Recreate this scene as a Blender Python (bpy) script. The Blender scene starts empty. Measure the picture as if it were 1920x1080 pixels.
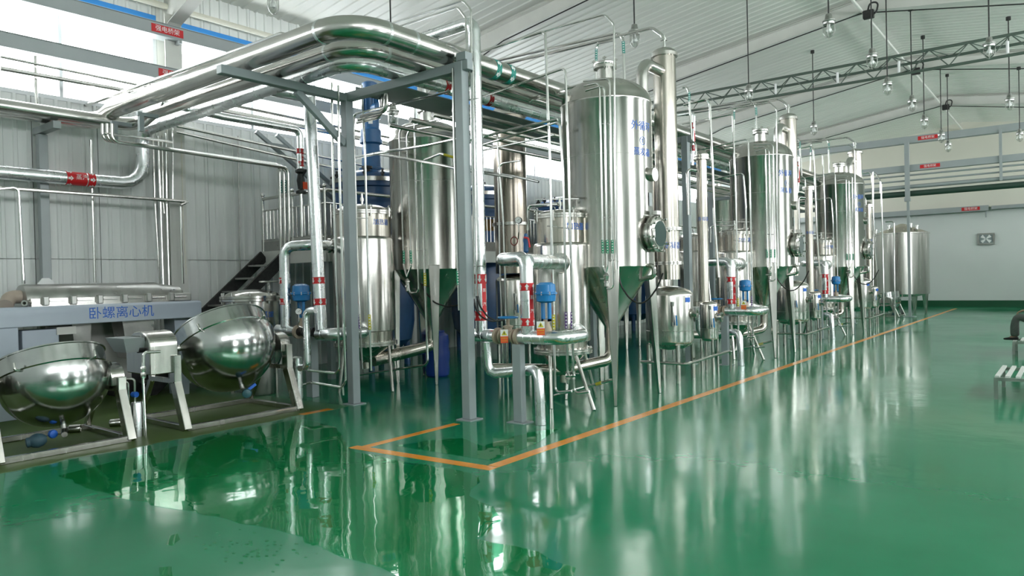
import bpy, bmesh, math, random
from mathutils import Vector as V, Matrix
random.seed(4)
SC = bpy.context.scene
COL = SC.collection
PI = math.pi
# ------------------------------------------------------------------ camera
# surveyed from the photograph's two vanishing points (1920x1080 frame); X = across the hall, Y = down the aisle, Z = up, eye at 1.6 m
EYE = 1.6
_a = (1062.0, -40.0); _b = (-1720.0, 25.0)
F = math.sqrt(-(_a[0]*_b[0] + _a[1]*_b[1]))
YC = V((_a[0], _a[1], F)).normalized(); XC = -V((_b[0], _b[1], F)).normalized(); ZC = XC.cross(YC)
def ray(px, py):
    v = V((px-960, py-540, F)); return V((XC.dot(v), YC.dot(v), ZC.dot(v)))
def P(px, py, **k):
    """surveyed pixel -> world point on the plane x=, y= or z="""
    (ax, v), = k.items(); i = 'xyz'.index(ax)
    d = ray(px, py); o = V((0, 0, EYE)); return o + d*((v-o[i])/d[i])
cam = bpy.data.objects.new('camera', bpy.data.cameras.new('camera')); COL.objects.link(cam)
cam.data.sensor_width = 36; cam.data.lens = F/1920*36; cam.data.clip_end = 200
rt = V((XC.x, YC.x, ZC.x)); dn = V((XC.y, YC.y, ZC.y)); fw = V((XC.z, YC.z, ZC.z))
M = Matrix.Identity(4)
for i in range(3): M[i][0] = rt[i]; M[i][1] = -dn[i]; M[i][2] = -fw[i]
M[2][3] = EYE
cam.matrix_world = M; SC.camera = cam
# ------------------------------------------------------------------ sky, daylight, exposure
SC.view_settings.view_transform = 'Standard'; SC.view_settings.look = 'None'
SC.view_settings.gamma = 1; SC.view_settings.use_curve_mapping = False
SC.view_settings.exposure = 0.62
SC.cycles.max_bounces = 8; SC.cycles.diffuse_bounces = 4; SC.cycles.glossy_bounces = 5; SC.cycles.transparent_max_bounces = 12
SC.cycles.use_denoising = True
SC.cycles.sample_clamp_indirect = 8
SC.cycles.caustics_reflective = False; SC.cycles.caustics_refractive = False
SKY = 9.0
W = bpy.data.worlds.new('overcast_sky'); SC.world = W; W.use_nodes = True
W.node_tree.nodes['Background'].inputs[0].default_value = (1.0, 0.985, 0.95, 1)
W.node_tree.nodes['Background'].inputs[1].default_value = SKY
XW, XE, YF, YB = -12.0, 4.5, -5.0, 36.0           # hall: left wall, right wall, front wall, back wall
ZE, ZR, XR = 6.70, 7.85, -3.77                    # eave, ridge, ridge line
WZ0, WZ1 = 4.45, 6.02; WZR = 4.45                  # window strips, left and right
def portal(x, y0, y1, z0, z1, sgn):
    L = bpy.data.lights.new('window_portal', 'AREA'); L.shape = 'RECTANGLE'; L.size = z1-z0; L.size_y = y1-y0
    L.cycles.is_portal = True
    o = bpy.data.objects.new('window_portal', L); COL.objects.link(o)
    o.location = (x, (y0+y1)/2, (z0+z1)/2)
    o.rotation_euler = (0, -PI/2*sgn, 0)
BAYS = [(6*i, 6*i+6) for i in range(-1, 6)]
LZ0, LZ1 = 1.0, 2.9; LOW = [(y+2.0, y+3.7) for y, _ in BAYS[1:5]]       # lower windows of the right wall
for y0, y1 in BAYS:
    portal(XW-.08, max(y0, YF)+.16, y1-.16, WZ0, WZ1, 1)
    portal(XE+.08, max(y0, YF)+.26, y1-.26, WZR, WZ1, -1)
for a, b in LOW: portal(XE+.08, a, b, LZ0, LZ1, -1)
# ------------------------------------------------------------------ materials
def nodes(name):
    m = bpy.data.materials.new(name); m.use_nodes = True
    return m, m.node_tree.nodes, m.node_tree.links, m.node_tree.nodes['Principled BSDF']
def mat(name, col, rough=.5, metal=0.0, noise=0.0, nscale=(6, 6, 6), rnoise=0.0, bump=0.0, coat=0.0, spec=.5):
    m, N, L, B = nodes(name)
    B.inputs['Base Color'].default_value = (*col, 1); B.inputs['Roughness'].default_value = rough
    B.inputs['Metallic'].default_value = metal; B.inputs['Specular IOR Level'].default_value = spec
    if coat: B.inputs['Coat Weight'].default_value = coat; B.inputs['Coat Roughness'].default_value = .05
    if noise or rnoise or bump:
        tc = N.new('ShaderNodeTexCoord'); mp = N.new('ShaderNodeMapping'); mp.inputs['Scale'].default_value = nscale
        nz = N.new('ShaderNodeTexNoise'); nz.inputs['Scale'].default_value = 1; nz.inputs['Detail'].default_value = 4
        L.new(tc.outputs['Object'], mp.inputs[0]); L.new(mp.outputs[0], nz.inputs[0])
        if noise:
            mr = N.new('ShaderNodeMapRange'); mr.inputs[1].default_value = .3; mr.inputs[2].default_value = .7
            mr.inputs[3].default_value = 1-noise; mr.inputs[4].default_value = 1+noise*.5
            mx = N.new('ShaderNodeVectorMath'); mx.operation = 'SCALE'; mx.inputs[0].default_value = col
            L.new(nz.outputs[0], mr.inputs[0]); L.new(mr.outputs[0], mx.inputs['Scale']); L.new(mx.outputs[0], B.inputs['Base Color'])
        if rnoise:
            mr = N.new('ShaderNodeMapRange'); mr.inputs[1].default_value = .3; mr.inputs[2].default_value = .7
            mr.inputs[3].default_value = max(.02, rough-rnoise); mr.inputs[4].default_value = rough+rnoise
            L.new(nz.outputs[0], mr.inputs[0]); L.new(mr.outputs[0], B.inputs['Roughness'])
        if bump:
            bp = N.new('ShaderNodeBump'); bp.inputs['Strength'].default_value = 1; bp.inputs['Distance'].default_value = bump
            L.new(nz.outputs[0], bp.inputs['Height']); L.new(bp.outputs[0], B.inputs['Normal'])
    return m
STEEL = mat('brushed_steel', (.58, .565, .53), .22, 1, .10, (9, 9, .7), .07, .0012)
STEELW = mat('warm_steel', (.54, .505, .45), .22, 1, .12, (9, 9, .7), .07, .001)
REFLST = mat('steel_dark_reflection', (.36, .32, .275), .22, 1, .15, (9, 9, .7), .07, .001)  # broad tower steel: dark reflected surroundings painted into the base colour
PIPE = mat('polished_pipe', (.70, .70, .68), .17, 1)
PIPEB = mat('satin_pipe', (.60, .59, .56), .22, 1, .08, (3, 3, 3), .05)
FOIL = mat('aluminium_cladding', (.80, .82, .83), .27, 1, .06, (5, 5, 5), .06, .0010)
BOWL = mat('kettle_steel', (.55, .56, .55), .17, 1, .14, (5, 5, 5), .06, .0015)
DKSTEEL = mat('dull_steel', (.42, .42, .40), .35, 1, .15, (8, 8, 8), .08)
IRON = mat('dark_iron', (.045, .045, .045), .5, .6, .3, (20, 20, 20))
GREY = mat('grey_paint', (.30, .34, .35), .42, 0, .06, (4, 4, 4))
GREYL = mat('galvanised_tray', (.35, .38, .385), .45, .2, .05, (3, 3, 3))
WHITE = mat('white_panel', (.80, .82, .80), .42, 0, .07, (5, 5, .5))
WHITEC = mat('ceiling_panel', (.70, .71, .66), .35, 0, .05, (.6, 5, 1))
WHITES = mat('white_steelwork', (.68, .68, .64), .5, 0, .05, (3, 3, 3))
PLASTER = mat('back_wall_paint', (.66, .68, .67), .6, 0, .04, (.6, .6, .6))
CREAM = mat('cream_pipe', (.72, .70, .60), .5)
BLUEW = mat('pale_blue_paint', (.46, .52, .60), .4, 0, .05, (3, 3, 3))
BLUE = mat('reactor_blue', (.018, .075, .20), .32, 0, .2, (4, 4, 4))
BLUEM = mat('motor_blue', (.02, .11, .27), .38, 0, .15, (6, 6, 6))
BLUEB = mat('bright_blue_enamel', (.02, .20, .50), .25)
BLUEF = mat('blue_film', (.03, .24, .62), .4)
BLUED = mat('drum_blue', (.012, .05, .30), .35)
INKB = mat('blue_lettering', (.02, .13, .55), .5)
RED = mat('red_tape', (.60, .015, .02), .45)
ORANGE = mat('orange_tag', (.75, .08, .02), .5)
YELLOW = mat('yellow_tape', (.62, .55, .03), .5)
GREENT = mat('green_tape', (.02, .36, .19), .5)
PURPLE = mat('purple_tape', (.14, .05, .28), .5)
PAPER = mat('white_print', (.82, .82, .82), .6)
RUBBER = mat('black_rubber', (.012, .012, .012), .45)
BEIGE = mat('beige_flange', (.42, .34, .26), .55, 0, .1, (10, 10, 10))
GREENP = mat('green_skirting', (.004, .075, .03), .4)
DIAL = mat('gauge_face', (.80, .81, .80), .3)
TROUSER = mat('grey_trousers', (.12, .13, .12), .85, 0, .15, (30, 30, 30))
SHIRT = mat('dark_shirt', (.05, .06, .08), .85)
SKIN = mat('skin', (.42, .24, .17), .55)
HAIR = mat('black_hair', (.012, .01, .01), .5)
SLAT = mat('white_slat', (.62, .63, .60), .5)
def glassy(name, tint, fres, gl=.08):
    m = bpy.data.materials.new(name); m.use_nodes = True; N = m.node_tree.nodes; L = m.node_tree.links
    N.remove(N['Principled BSDF'])
    t = N.new('ShaderNodeBsdfTransparent'); t.inputs[0].default_value = (*tint, 1)
    g = N.new('ShaderNodeBsdfGlossy'); g.inputs['Roughness'].default_value = gl
    lw = N.new('ShaderNodeLayerWeight'); pw = N.new('ShaderNodeMath'); pw.operation = 'POWER'; pw.inputs[1].default_value = 5
    fr = N.new('ShaderNodeMapRange'); fr.inputs[3].default_value = ((fres-1)/(fres+1))**2; fr.inputs[4].default_value = 1
    L.new(lw.outputs['Facing'], pw.inputs[0]); L.new(pw.outputs[0], fr.inputs[0])
    mx = N.new('ShaderNodeMixShader'); L.new(fr.outputs[0], mx.inputs[0]); L.new(t.outputs[0], mx.inputs[1]); L.new(g.outputs[0], mx.inputs[2])
    L.new(mx.outputs[0], N['Material Output'].inputs[0])
    return m, N, L, g
GLASS = glassy('window_glass', (.95, .98, 1), 1.3)[0]
LAMPG = glassy('lamp_glass', (.86, .88, .86), 1.45)[0]
SIGHT = mat('sight_glass', (.05, .08, .075), .08, 0, coat=.5)
# ------------------------------------------------------------------ mesh helpers
class MB:
    def __init__(s): s.v = []; s.f = []
    def add(s, vs, fs):
        n = len(s.v); s.v += [V(p) for p in vs]; s.f += [tuple(i+n for i in f) for f in fs]; return s
    def box(s, x0, x1, y0, y1, z0, z1):
        vs = [(x, y, z) for x in (x0, x1) for y in (y0, y1) for z in (z0, z1)]
        return s.add(vs, [(0, 1, 3, 2), (4, 6, 7, 5), (0, 4, 5, 1), (2, 3, 7, 6), (0, 2, 6, 4), (1, 5, 7, 3)])
    def bar(s, a, b, w, h, up=(0, 0, 1), w2=None, h2=None):
        a = V(a); b = V(b); d = (b-a).normalized(); u = V(up)
        r = d.cross(u)
        if r.length < 1e-4: r = d.cross(V((1, 0, 0)))
        r.normalize(); u = r.cross(d)
        vs = []
        for p, ww, hh in ((a, w, h), (b, w2 or w, h2 or h)):
            for i, j in ((-1, -1), (1, -1), (1, 1), (-1, 1)): vs.append(p + r*(i*ww/2) + u*(j*hh/2))
        return s.add(vs, [(3, 2, 1, 0), (4, 5, 6, 7), (0, 1, 5, 4), (1, 2, 6, 5), (2, 3, 7, 6), (3, 0, 4, 7)])
    def lathe(s, c, prof, ax=(0, 0, 1), seg=32, close=True):
        """prof: (radius, distance along axis) from one end to the other"""
        c = V(c); ax = V(ax).normalized(); e = V((1, 0, 0)) if abs(ax.x) < .9 else V((0, 1, 0))
        e1 = (e - ax*e.dot(ax)).normalized(); e2 = ax.cross(e1)
        vs = []; fs = []
        for r, h in prof:
            r = max(r, 1e-4)
            for k in range(seg):
                t = 2*PI*k/seg; vs.append(c + ax*h + e1*(r*math.cos(t)) + e2*(r*math.sin(t)))
        for i in range(len(prof)-1):
            for k in range(seg):
                k2 = (k+1) % seg; fs.append((i*seg+k, i*seg+k2, (i+1)*seg+k2, (i+1)*seg+k))
        if close:
            fs.append(tuple(range(seg-1, -1, -1))); n = (len(prof)-1)*seg; fs.append(tuple(n+k for k in range(seg)))
        return s.add(vs, fs)
    def tube(s, pts, r, seg=10, bend=.08, nb=5, seams=0):
        pts = [V(p) for p in pts]; path = [(pts[0], r)]
        for i in range(1, len(pts)-1):
            p0, p, p1 = pts[i-1], pts[i], pts[i+1]
            d0 = (p-p0); d1 = (p1-p); l0 = d0.length; l1 = d1.length
            if l0 < 1e-5 or l1 < 1e-5: continue
            d0 /= l0; d1 /= l1; ang = d0.angle(d1)
            if ang < .03: path.append((p, r)); continue
            t = min(bend*math.tan(ang/2), l0*.49, l1*.49)
            A = p-d0*t; Bp = p+d1*t
            for k in range(nb+1):
                u = k/nb
                # circular arc by slerp between tangent points
                R = t/math.tan(ang/2); ctr = A + (d1-d0*d0.dot(d1)).normalized()*R
                va = A-ctr; vb = Bp-ctr
                q = va*(math.sin((1-u)*ang)/math.sin(ang)) + vb*(math.sin(u*ang)/math.sin(ang)) if ang < PI-.01 else va.lerp(vb, u)
                path.append((ctr+q, r))
        path.append((pts[-1], r))
        if seams:
            out = []
            for i in range(len(path)-1):
                out.append(path[i]); L = (path[i+1][0]-path[i][0]).length; n = int(L/seams)
                for k in range(1, n+1):
                    if k*L/(n+1) < .02: continue
                    for dd, rr in ((-.008, r), (-.006, r*1.035), (.006, r*1.035), (.008, r)):
                        out.append((path[i][0].lerp(path[i+1][0], (k*L/(n+1)+dd)/L), rr))
            out.append(path[-1]); path = out
        q = [path[0]]
        for x in path[1:]:
            if (x[0]-q[-1][0]).length > 1e-4: q.append(x)
        path = q; n = len(path)
        T = []
        for i in range(n):
            a = path[max(i-1, 0)][0]; b = path[min(i+1, n-1)][0]
            if 0 < i < n-1:
                u = (path[i][0]-a).normalized()+(b-path[i][0]).normalized(); T.append(u.normalized())
            else: T.append((b-a).normalized())
        e = V((0, 0, 1)) if abs(T[0].z) < .9 else V((1, 0, 0))
        e1 = (e-T[0]*e.dot(T[0])).normalized(); vs = []; fs = []
        for i in range(n):
            if i: e1 = (e1-T[i]*e1.dot(T[i])).normalized()
            e2 = T[i].cross(e1)
            for k in range(seg):
                t = 2*PI*k/seg; vs.append(path[i][0]+e1*(path[i][1]*math.cos(t))+e2*(path[i][1]*math.sin(t)))
        for i in range(n-1):
            for k in range(seg):
                k2 = (k+1) % seg; fs.append((i*seg+k, i*seg+k2, (i+1)*seg+k2, (i+1)*seg+k))
        fs.append(tuple(range(seg-1, -1, -1))); fs.append(tuple((n-1)*seg+k for k in range(seg)))
        return s.add(vs, fs)
    def prism(s, poly, d):
        """planar polygon of 3-D points extruded by vector d"""
        n = len(poly); d = V(d); vs = [V(p) for p in poly]+[V(p)+d for p in poly]
        return s.add(vs, [tuple(range(n-1, -1, -1)), tuple(range(n, 2*n))]+[(i, (i+1) % n, n+(i+1) % n, n+i) for i in range(n)])
    def mesh(s, name, org, mt, bev=0, sharp=35):
        me = bpy.data.meshes.new(name); o = V(org)
        me.from_pydata([tuple(p-o) for p in s.v], [], s.f)
        bm = bmesh.new(); bm.from_mesh(me); bmesh.ops.recalc_face_normals(bm, faces=bm.faces)
        if bev: bmesh.ops.bevel(bm, geom=[e for e in bm.edges if len(e.link_faces) == 2 and e.calc_face_angle(0) > .6], offset=bev, segments=1, affect='EDGES', clamp_overlap=True)
        bm.to_mesh(me); bm.free()
        for p in me.polygons: p.use_smooth = True
        me.set_sharp_from_angle(angle=math.radians(sharp))
        me.materials.append(mt); return me
class Th:
    """one top-level thing; parts hang below it.  All geometry is given in world coordinates."""
    def __init__(s, name, label=None, cat=None, org=(0, 0, 0), group=None, mb=None, mt=None, kind=None, bev=0):
        s.org = V(org)
        me = mb.mesh(name, s.org, mt, bev) if mb else None
        s.o = bpy.data.objects.new(name, me); COL.objects.link(s.o); s.o.location = s.org
        if label: s.o['label'] = label
        if cat: s.o['category'] = cat
        if group: s.o['group'] = group
        if kind: s.o['kind'] = kind
    def part(s, name, mb, mt, parent=None, label=None, bev=0, kind=None):
        me = mb if isinstance(mb, bpy.types.Mesh) else mb.mesh(name, s.org, mt, bev)
        c = bpy.data.objects.new(name, me); COL.objects.link(c); c.parent = parent or s.o
        if label: c['label'] = label
        if kind: c['kind'] = kind
        return c
def elong(a, b, n):  # points between
    return [V(a).lerp(V(b), i/n) for i in range(n+1)]
def dome(r, z0, h, n=7, r_end=.0):
    return [(max(r*math.cos(t), r_end), z0+h*math.sin(t)) for t in [PI/2*i/n for i in range(n+1)]]
# flat print and lettering ------------------------------------------------
_glyph = {}
def glyphs(body):
    if body in _glyph: return _glyph[body]
    cu = bpy.data.curves.new('lettering', 'FONT'); cu.body = body; cu.size = 1; cu.align_x = 'CENTER'; cu.align_y = 'CENTER'; cu.resolution_u = 2
    o = bpy.data.objects.new('lettering', cu); COL.objects.link(o)
    dg = bpy.context.evaluated_depsgraph_get(); me = bpy.data.meshes.new_from_object(o.evaluated_get(dg))
    vs = [v.co.copy() for v in me.vertices]; fs = [tuple(p.vertices) for p in me.polygons]
    bpy.data.objects.remove(o); bpy.data.meshes.remove(me)
    _glyph[body] = (vs, fs); return vs, fs
def text_flat(body, size, c, right, up, eps=.002):
    vs, fs = glyphs(body); c = V(c); right = V(right).normalized(); up = V(up).normalized(); n = right.cross(up)
    return MB().add([c+right*(p.x*size)+up*(p.y*size)+n*eps for p in vs], fs)
def text_cyl(body, size, c, r, ang, z, eps=.003):
    """lettering bent round a vertical cylinder at angle ang"""
    vs, fs = glyphs(body); m = MB()
    m.add([V((c[0]+(r+eps)*math.cos(ang+p.x*size/r), c[1]+(r+eps)*math.sin(ang+p.x*size/r), z+p.y*size)) for p in vs], fs); return m
def poly_cyl(polys, c, r, ang, z, eps=.004):
    """flat polygons (u across, v up) bent round a vertical cylinder"""
    m = MB()
    for poly in polys:
        m.add([V((c[0]+(r+eps)*math.cos(ang+u/r), c[1]+(r+eps)*math.sin(ang+u/r), z+v)) for u, v in poly], [tuple(range(len(poly)))])
    return m
def cam_ang(c): return math.atan2(-c[1], -c[0])
def band(c, r, z0, z1, seg=20): return MB().lathe((c[0], c[1], 0), [(r, z0), (r, z1)], seg=seg)
def arrow(w, h, up=1):
    return [[(-w*.22, -h/2*up), (w*.22, -h/2*up), (w*.22, 0), (-w*.22, 0)], [(-w/2, 0), (w/2, 0), (0, h/2*up)]]
def steam_label(t, c, r, z0, z1, up, off=.0, bh=.085):
    """two red arrow bands and the upright strip between them on a vertical pipe"""
    a = cam_ang(c)
    for z in (z0, z1):
        b = t.part('flow_band', band(c, r+.003, z-bh/2, z+bh/2), RED, label='red flow band')
        m = MB()
        for k in (-1, 0, 1): 
            q = poly_cyl(arrow(r*.62, bh*.8, up), c, r+.003, a+off+k*1.05, z); m.add(q.v, q.f)
        t.part('flow_arrow', m, PAPER, parent=b, label='white arrows', kind='stuff')
    w = r*.75; zm = (z0+z1)/2; h = (z1-z0)-bh
    n = 4
    strip = poly_cyl([[(-w/2+w*i/n, -h/2), (-w/2+w*(i+1)/n, -h/2), (-w/2+w*(i+1)/n, h/2), (-w/2+w*i/n, h/2)] for i in range(n)], c, r, a+off+.72, zm, .003)
    st = t.part('label_strip', strip, RED, label='upright red strip')
    m = MB()
    for ch, dz in (('\u84b8', .25), ('\u6c7d', -.25)):
        q = text_cyl(ch, w*.85, c, r, a+off+.72, zm+dz*h, .006); m.add(q.v, q.f)
    t.part('lettering', m, PAPER, parent=st, kind='stuff')
def tape(t, pts, r, mt, label, n=5):
    """short marking tape round a thin pipe, with its row of print marks"""
    a, b = V(pts[0]), V(pts[1]); o = t.part('marking_tape', MB().tube([a, b], r, 8), mt, label=label)
    d = (V((0, 0, EYE))-a); d.z = 0; d.normalize(); m = MB()
    for i in range(n):
        p = a.lerp(b, (i+.5)/n)+d*(r*1.01); w = (b-a)/n*.22; s = w.cross(d).normalized()*r*.45
        m.add([p-w-s, p+w-s, p+w+s, p-w+s], [(0, 1, 2, 3)])
    t.part('print_mark', m, PAPER, parent=o, kind='stuff')
def clamp(t, a, b, r=.006, n='pipe_clamp'):
    return t.part(n, MB().tube([a, b], r, 6), DKSTEEL)
def pipe(label, r, pts, mt=None, bend=.06, name='steel_pipe', cat='pipe', group=None, seg=10, nb=5, seams=0):
    pts = [V(p) for p in pts]
    return Th(name, label, cat, pts[0], group, MB().tube(pts, r, seg, bend, nb, seams), mt or PIPE)
def ppts(spec, **k):
    return [P(p[0], p[1], **({p[2]: p[3]} if len(p) > 2 else k)) for p in spec]
# ------------------------------------------------------------------ setting: floor, walls, roof
def floor_material():
    m, N, L, B = nodes('green_epoxy_floor')
    tc = N.new('ShaderNodeTexCoord')
    def noise(sc, det=3, vec=None):
        n = N.new('ShaderNodeTexNoise'); n.inputs['Scale'].default_value = sc; n.inputs['Detail'].default_value = det
        L.new(vec or tc.outputs['Object'], n.inputs[0]); return n.outputs[0]
    def ramp(src, a, b, c0, c1):
        r = N.new('ShaderNodeMapRange'); r.inputs[1].default_value = a; r.inputs[2].default_value = b
        r.inputs[3].default_value = c0; r.inputs[4].default_value = c1; L.new(src, r.inputs[0]); return r.outputs[0]
    cr = N.new('ShaderNodeValToRGB'); L.new(noise(.5, 5), cr.inputs[0])
    cr.color_ramp.elements[0].position = .35; cr.color_ramp.elements[0].color = (.010, .175, .078, 1)
    cr.color_ramp.elements[1].position = .68; cr.color_ramp.elements[1].color = (.018, .225, .110, 1)
    # worn olive strip of floor in front of the kettles and dirt below the machines
    sx = N.new('ShaderNodeSeparateXYZ'); L.new(tc.outputs['Object'], sx.inputs[0])
    ad = N.new('ShaderNodeMath'); ad.operation = 'ADD'; L.new(sx.outputs[0], ad.inputs[0]); L.new(ramp(noise(1.6), 0, 1, -.15, .15), ad.inputs[1])
    mul = N.new('ShaderNodeMath'); mul.operation = 'MULTIPLY'
    L.new(ramp(ad.outputs[0], -7.47, -7.53, 0, 1), mul.inputs[0]); L.new(ramp(sx.outputs[1], 6.3, 5.5, 0, 1), mul.inputs[1])
    mx = N.new('ShaderNodeMix'); mx.data_type = 'RGBA'; L.new(mul.outputs[0], mx.inputs[0]); L.new(cr.outputs[0], mx.inputs[6]); mx.inputs[7].default_value = (.060, .105, .020, 1)
    L.new(mx.outputs[2], B.inputs['Base Color'])
    ro = N.new('ShaderNodeMath'); ro.operation = 'MULTIPLY_ADD'; L.new(mul.outputs[0], ro.inputs[0]); ro.inputs[1].default_value = .40
    L.new(ramp(noise(.35, 4), .35, .65, .07, .19), ro.inputs[2]); L.new(ro.outputs[0], B.inputs['Roughness'])
    B.inputs['Specular IOR Level'].default_value = .28
    bp = N.new('ShaderNodeBump'); bp.inputs['Distance'].default_value = .0035; bp.inputs['Strength'].default_value = .6
    L.new(noise(3.0, 2), bp.inputs['Height']); L.new(bp.outputs[0], B.inputs['Normal'])
    return m
fl = Th('floor', kind='structure', mb=MB().box(XW-.2, XE+.2, YF-.2, YB+.2, -.15, 0), mt=floor_material())
LINE = mat('orange_line_paint', (.72, .26, .015), .22, 0, .12, (6, 6, 6))
def strip(x0, x1, y0, y1): return MB().box(x0, x1, y0, y1, -.002, .0015)
fl.part('line_marking', strip(-4.04, -3.92, 4.745, 34.5), LINE, label='long orange line along the aisle')
c1, c2 = P(677, 840, z=0), P(922, 877, z=0)
fl.part('line_marking', MB().prism([(-5.62, 4.50, -.002), (-3.92, 4.62, -.002), (-3.92, 4.74, -.002), (-5.62, 4.62, -.002)], (0, 0, .0035)), LINE, label='short orange line across the aisle end')
fl.part('line_marking', strip(-5.56, -5.46, 4.63, 5.95), LINE, label='orange line running back to the grey post')
fl.part('line_marking', strip(-7.62, -7.50, 5.35, 5.80), LINE, label='worn orange line scrap')
# water film on the floor
def puddle():
    m, N, L, g = glassy('water_film', (.46, .92, .70), 1.33, .015)
    tc = N.new('ShaderNodeTexCoord'); n = N.new('ShaderNodeTexNoise'); n.inputs['Scale'].default_value = 2.2; n.inputs['Detail'].default_value = 2
    bp = N.new('ShaderNodeBump'); bp.inputs['Distance'].default_value = .006; bp.inputs['Strength'].default_value = .6
    L.new(tc.outputs['Object'], n.inputs[0]); L.new(n.outputs[0], bp.inputs['Height']); L.new(bp.outputs[0], g.inputs['Normal'])
    return m
WATER = puddle()
def film(px, label, amp=.05):
    pts = [P(a, b, z=0) for a, b in px]; out = []
    rnd = random.Random(7)
    for i, p in enumerate(pts):
        q = pts[(i+1) % len(pts)]; n = max(2, int((q-p).length/.12))
        for k in range(n):
            w = p.lerp(q, k/n); a = amp*math.sin(PI*k/n)
            out.append((w.x+rnd.uniform(-a, a)*.7, w.y+rnd.uniform(-a, a)*.7, .0022))
    m = MB().add(out, [tuple(range(len(out)))])
    c = sum((V(p) for p in out), V())/len(out)
    return Th('water_puddle', label, 'puddle', (c.x, c.y, 0), 'wet patches on the green floor', m, WATER)
film([(110, 892), (250, 857), (390, 820), (527, 792), (570, 786), (630, 800), (650, 836), (664, 846), (760, 866), (890, 889), (900, 905), (880, 930), (925, 950), (940, 975), (915, 998), (890, 1010), (1010, 1035), (1080, 1065), (1100, 1100), (1060, 1160), (900, 1160), (740, 1078), (620, 1036), (540, 1000), (430, 975), (330, 955), (230, 935), (160, 915)],
     'large irregular sheet of water on the green floor before the orange corner')
film([(742, 836), (800, 826), (870, 822), (905, 836), (985, 812), (1050, 803), (1005, 832), (925, 864), (830, 850)],
     'small wet patch inside the orange corner marking', .015)
rnd = random.Random(3)
drops = MB()
for k in range(70):
    px = rnd.gauss(480, 60); py = 1030 + (px-480)*.05 + rnd.gauss(0, 16)
    c = P(px, py, z=.0008); r = rnd.uniform(.004, .012)
    drops.add([(c.x+r*math.cos(t)*1.5, c.y+r*math.sin(t), .0022) for t in [2*PI*i/8 for i in range(8)]], [tuple(range(8))])
d = Th('water_drops', 'scatter of small water drops on the dry floor in the lower left', 'water drops', P(480, 1030, z=0), None, drops, WATER, 'stuff')
film([(318, 1005), (335, 1000), (338, 1012), (325, 1024), (312, 1022)], 'small water splash on the dry floor left of the drops', .01)
film([(298, 1064), (322, 1062), (324, 1080), (310, 1090), (300, 1078)], 'small water splash at the lower picture edge', .01)
# ---- left wall: ribbed sheets one by one, two courses below the windows and one above
wl = Th('wall_left', kind='structure', mb=MB().box(XW-.2, XW-.06, YF, YB, 0, WZ0).box(XW-.2, XW-.06, YF, YB, WZ1, ZE+.15), mt=WHITE)
def sheet(w, h, n=5, x=0.0, sgn=1, depth=.022):
    pr = []; s = w/n
    for i in range(n):
        pr += [(i*s+.006*(i == 0), 0), (i*s+s*.62, 0), (i*s+s*.70, depth), (i*s+s*.92, depth)]
    pr += [(w-.006, 0)]
    m = MB(); vs = [(x+sgn*d, a, z) for a, d in pr for z in (0, h)]
    vs += [(x-sgn*.05, pr[0][0], 0), (x-sgn*.05, pr[0][0], h), (x-sgn*.05, pr[-1][0], 0), (x-sgn*.05, pr[-1][0], h)]
    k = len(pr); fs = [(2*i, 2*i+2, 2*i+3, 2*i+1) for i in range(k-1)]
    fs += [(2*k, 0, 1, 2*k+1), (2*k-2, 2*k+2, 2*k+3, 2*k-1)]
    return m.add(vs, fs)
def place(name, me, par, loc):
    o = bpy.data.objects.new(name, me); COL.objects.link(o); o.parent = par; o.location = loc; return o
PWID = .90
for z0, z1 in ((0.0, 2.065), (2.075, WZ0), (WZ1+.02, ZE+.10)):
    me = sheet(PWID, z1-z0).mesh('wall_panel', (0, 0, 0), WHITE, sharp=20)
    for k in range(int((YB-YF)/PWID)): place('wall_panel', me, wl.o, (XW, YF+k*PWID, z0))
# ---- other walls
wr = MB().box(XE, XE+.2, YF, YB, 0, LZ0).box(XE, XE+.2, YF, YB, LZ1, WZR).box(XE, XE+.2, YF, YB, WZ1, ZE+.15)
_y = YF
for a, b in LOW+[(YB, YB)]: wr.box(XE, XE+.2, _y, a, LZ0, LZ1); _y = b
we = Th('wall_right', kind='structure', mb=wr, mt=PLASTER)
for i, (a, b) in enumerate(LOW):
    w = MB().box(XE-.02, XE+.06, a, b, LZ0, LZ0+.06).box(XE-.02, XE+.06, a, b, LZ1-.06, LZ1).box(XE-.02, XE+.06, a, a+.06, LZ0+.06, LZ1-.06).box(XE-.02, XE+.06, b-.06, b, LZ0+.06, LZ1-.06).box(XE-.02, XE+.06, (a+b)/2-.03, (a+b)/2+.03, LZ0+.06, LZ1-.06)
    t = Th('window_%d' % (i+21), kind='structure', org=(XE, a, LZ0), mb=w, mt=PAPER)
    for p0, p1 in ((a+.06, (a+b)/2-.03), ((a+b)/2+.03, b-.06)): t.part('pane', MB().box(XE+.02, XE+.026, p0, p1, LZ0+.06, LZ1-.06), GLASS)
we2 = MB()
for y0, y1 in BAYS: we2.box(XE, XE+.2, y1-.25, y1+.25 if y1 < YB else YB, WZR, WZ1)
we2.box(XE, XE+.2, YF, YF+.4, WZR, WZ1)
we.part('wall_pier', we2, PLASTER, kind='stuff')
def gable(y, t): return MB().prism([(XW-.2, y, 0), (XE+.2, y, 0), (XE+.2, y, ZE+.05), (XR, y, ZR+.1), (XW-.2, y, ZE+.05)], (0, t, 0))
Th('wall_back', kind='structure', mb=gable(YB, .2), mt=PLASTER)
Th('wall_front', kind='structure', mb=gable(YF, -.2), mt=PLASTER)
Th('baseboard_back', kind='structure', mb=MB().box(XW, XE, YB-.02, YB, 0, .28), mt=GREENP)
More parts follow.
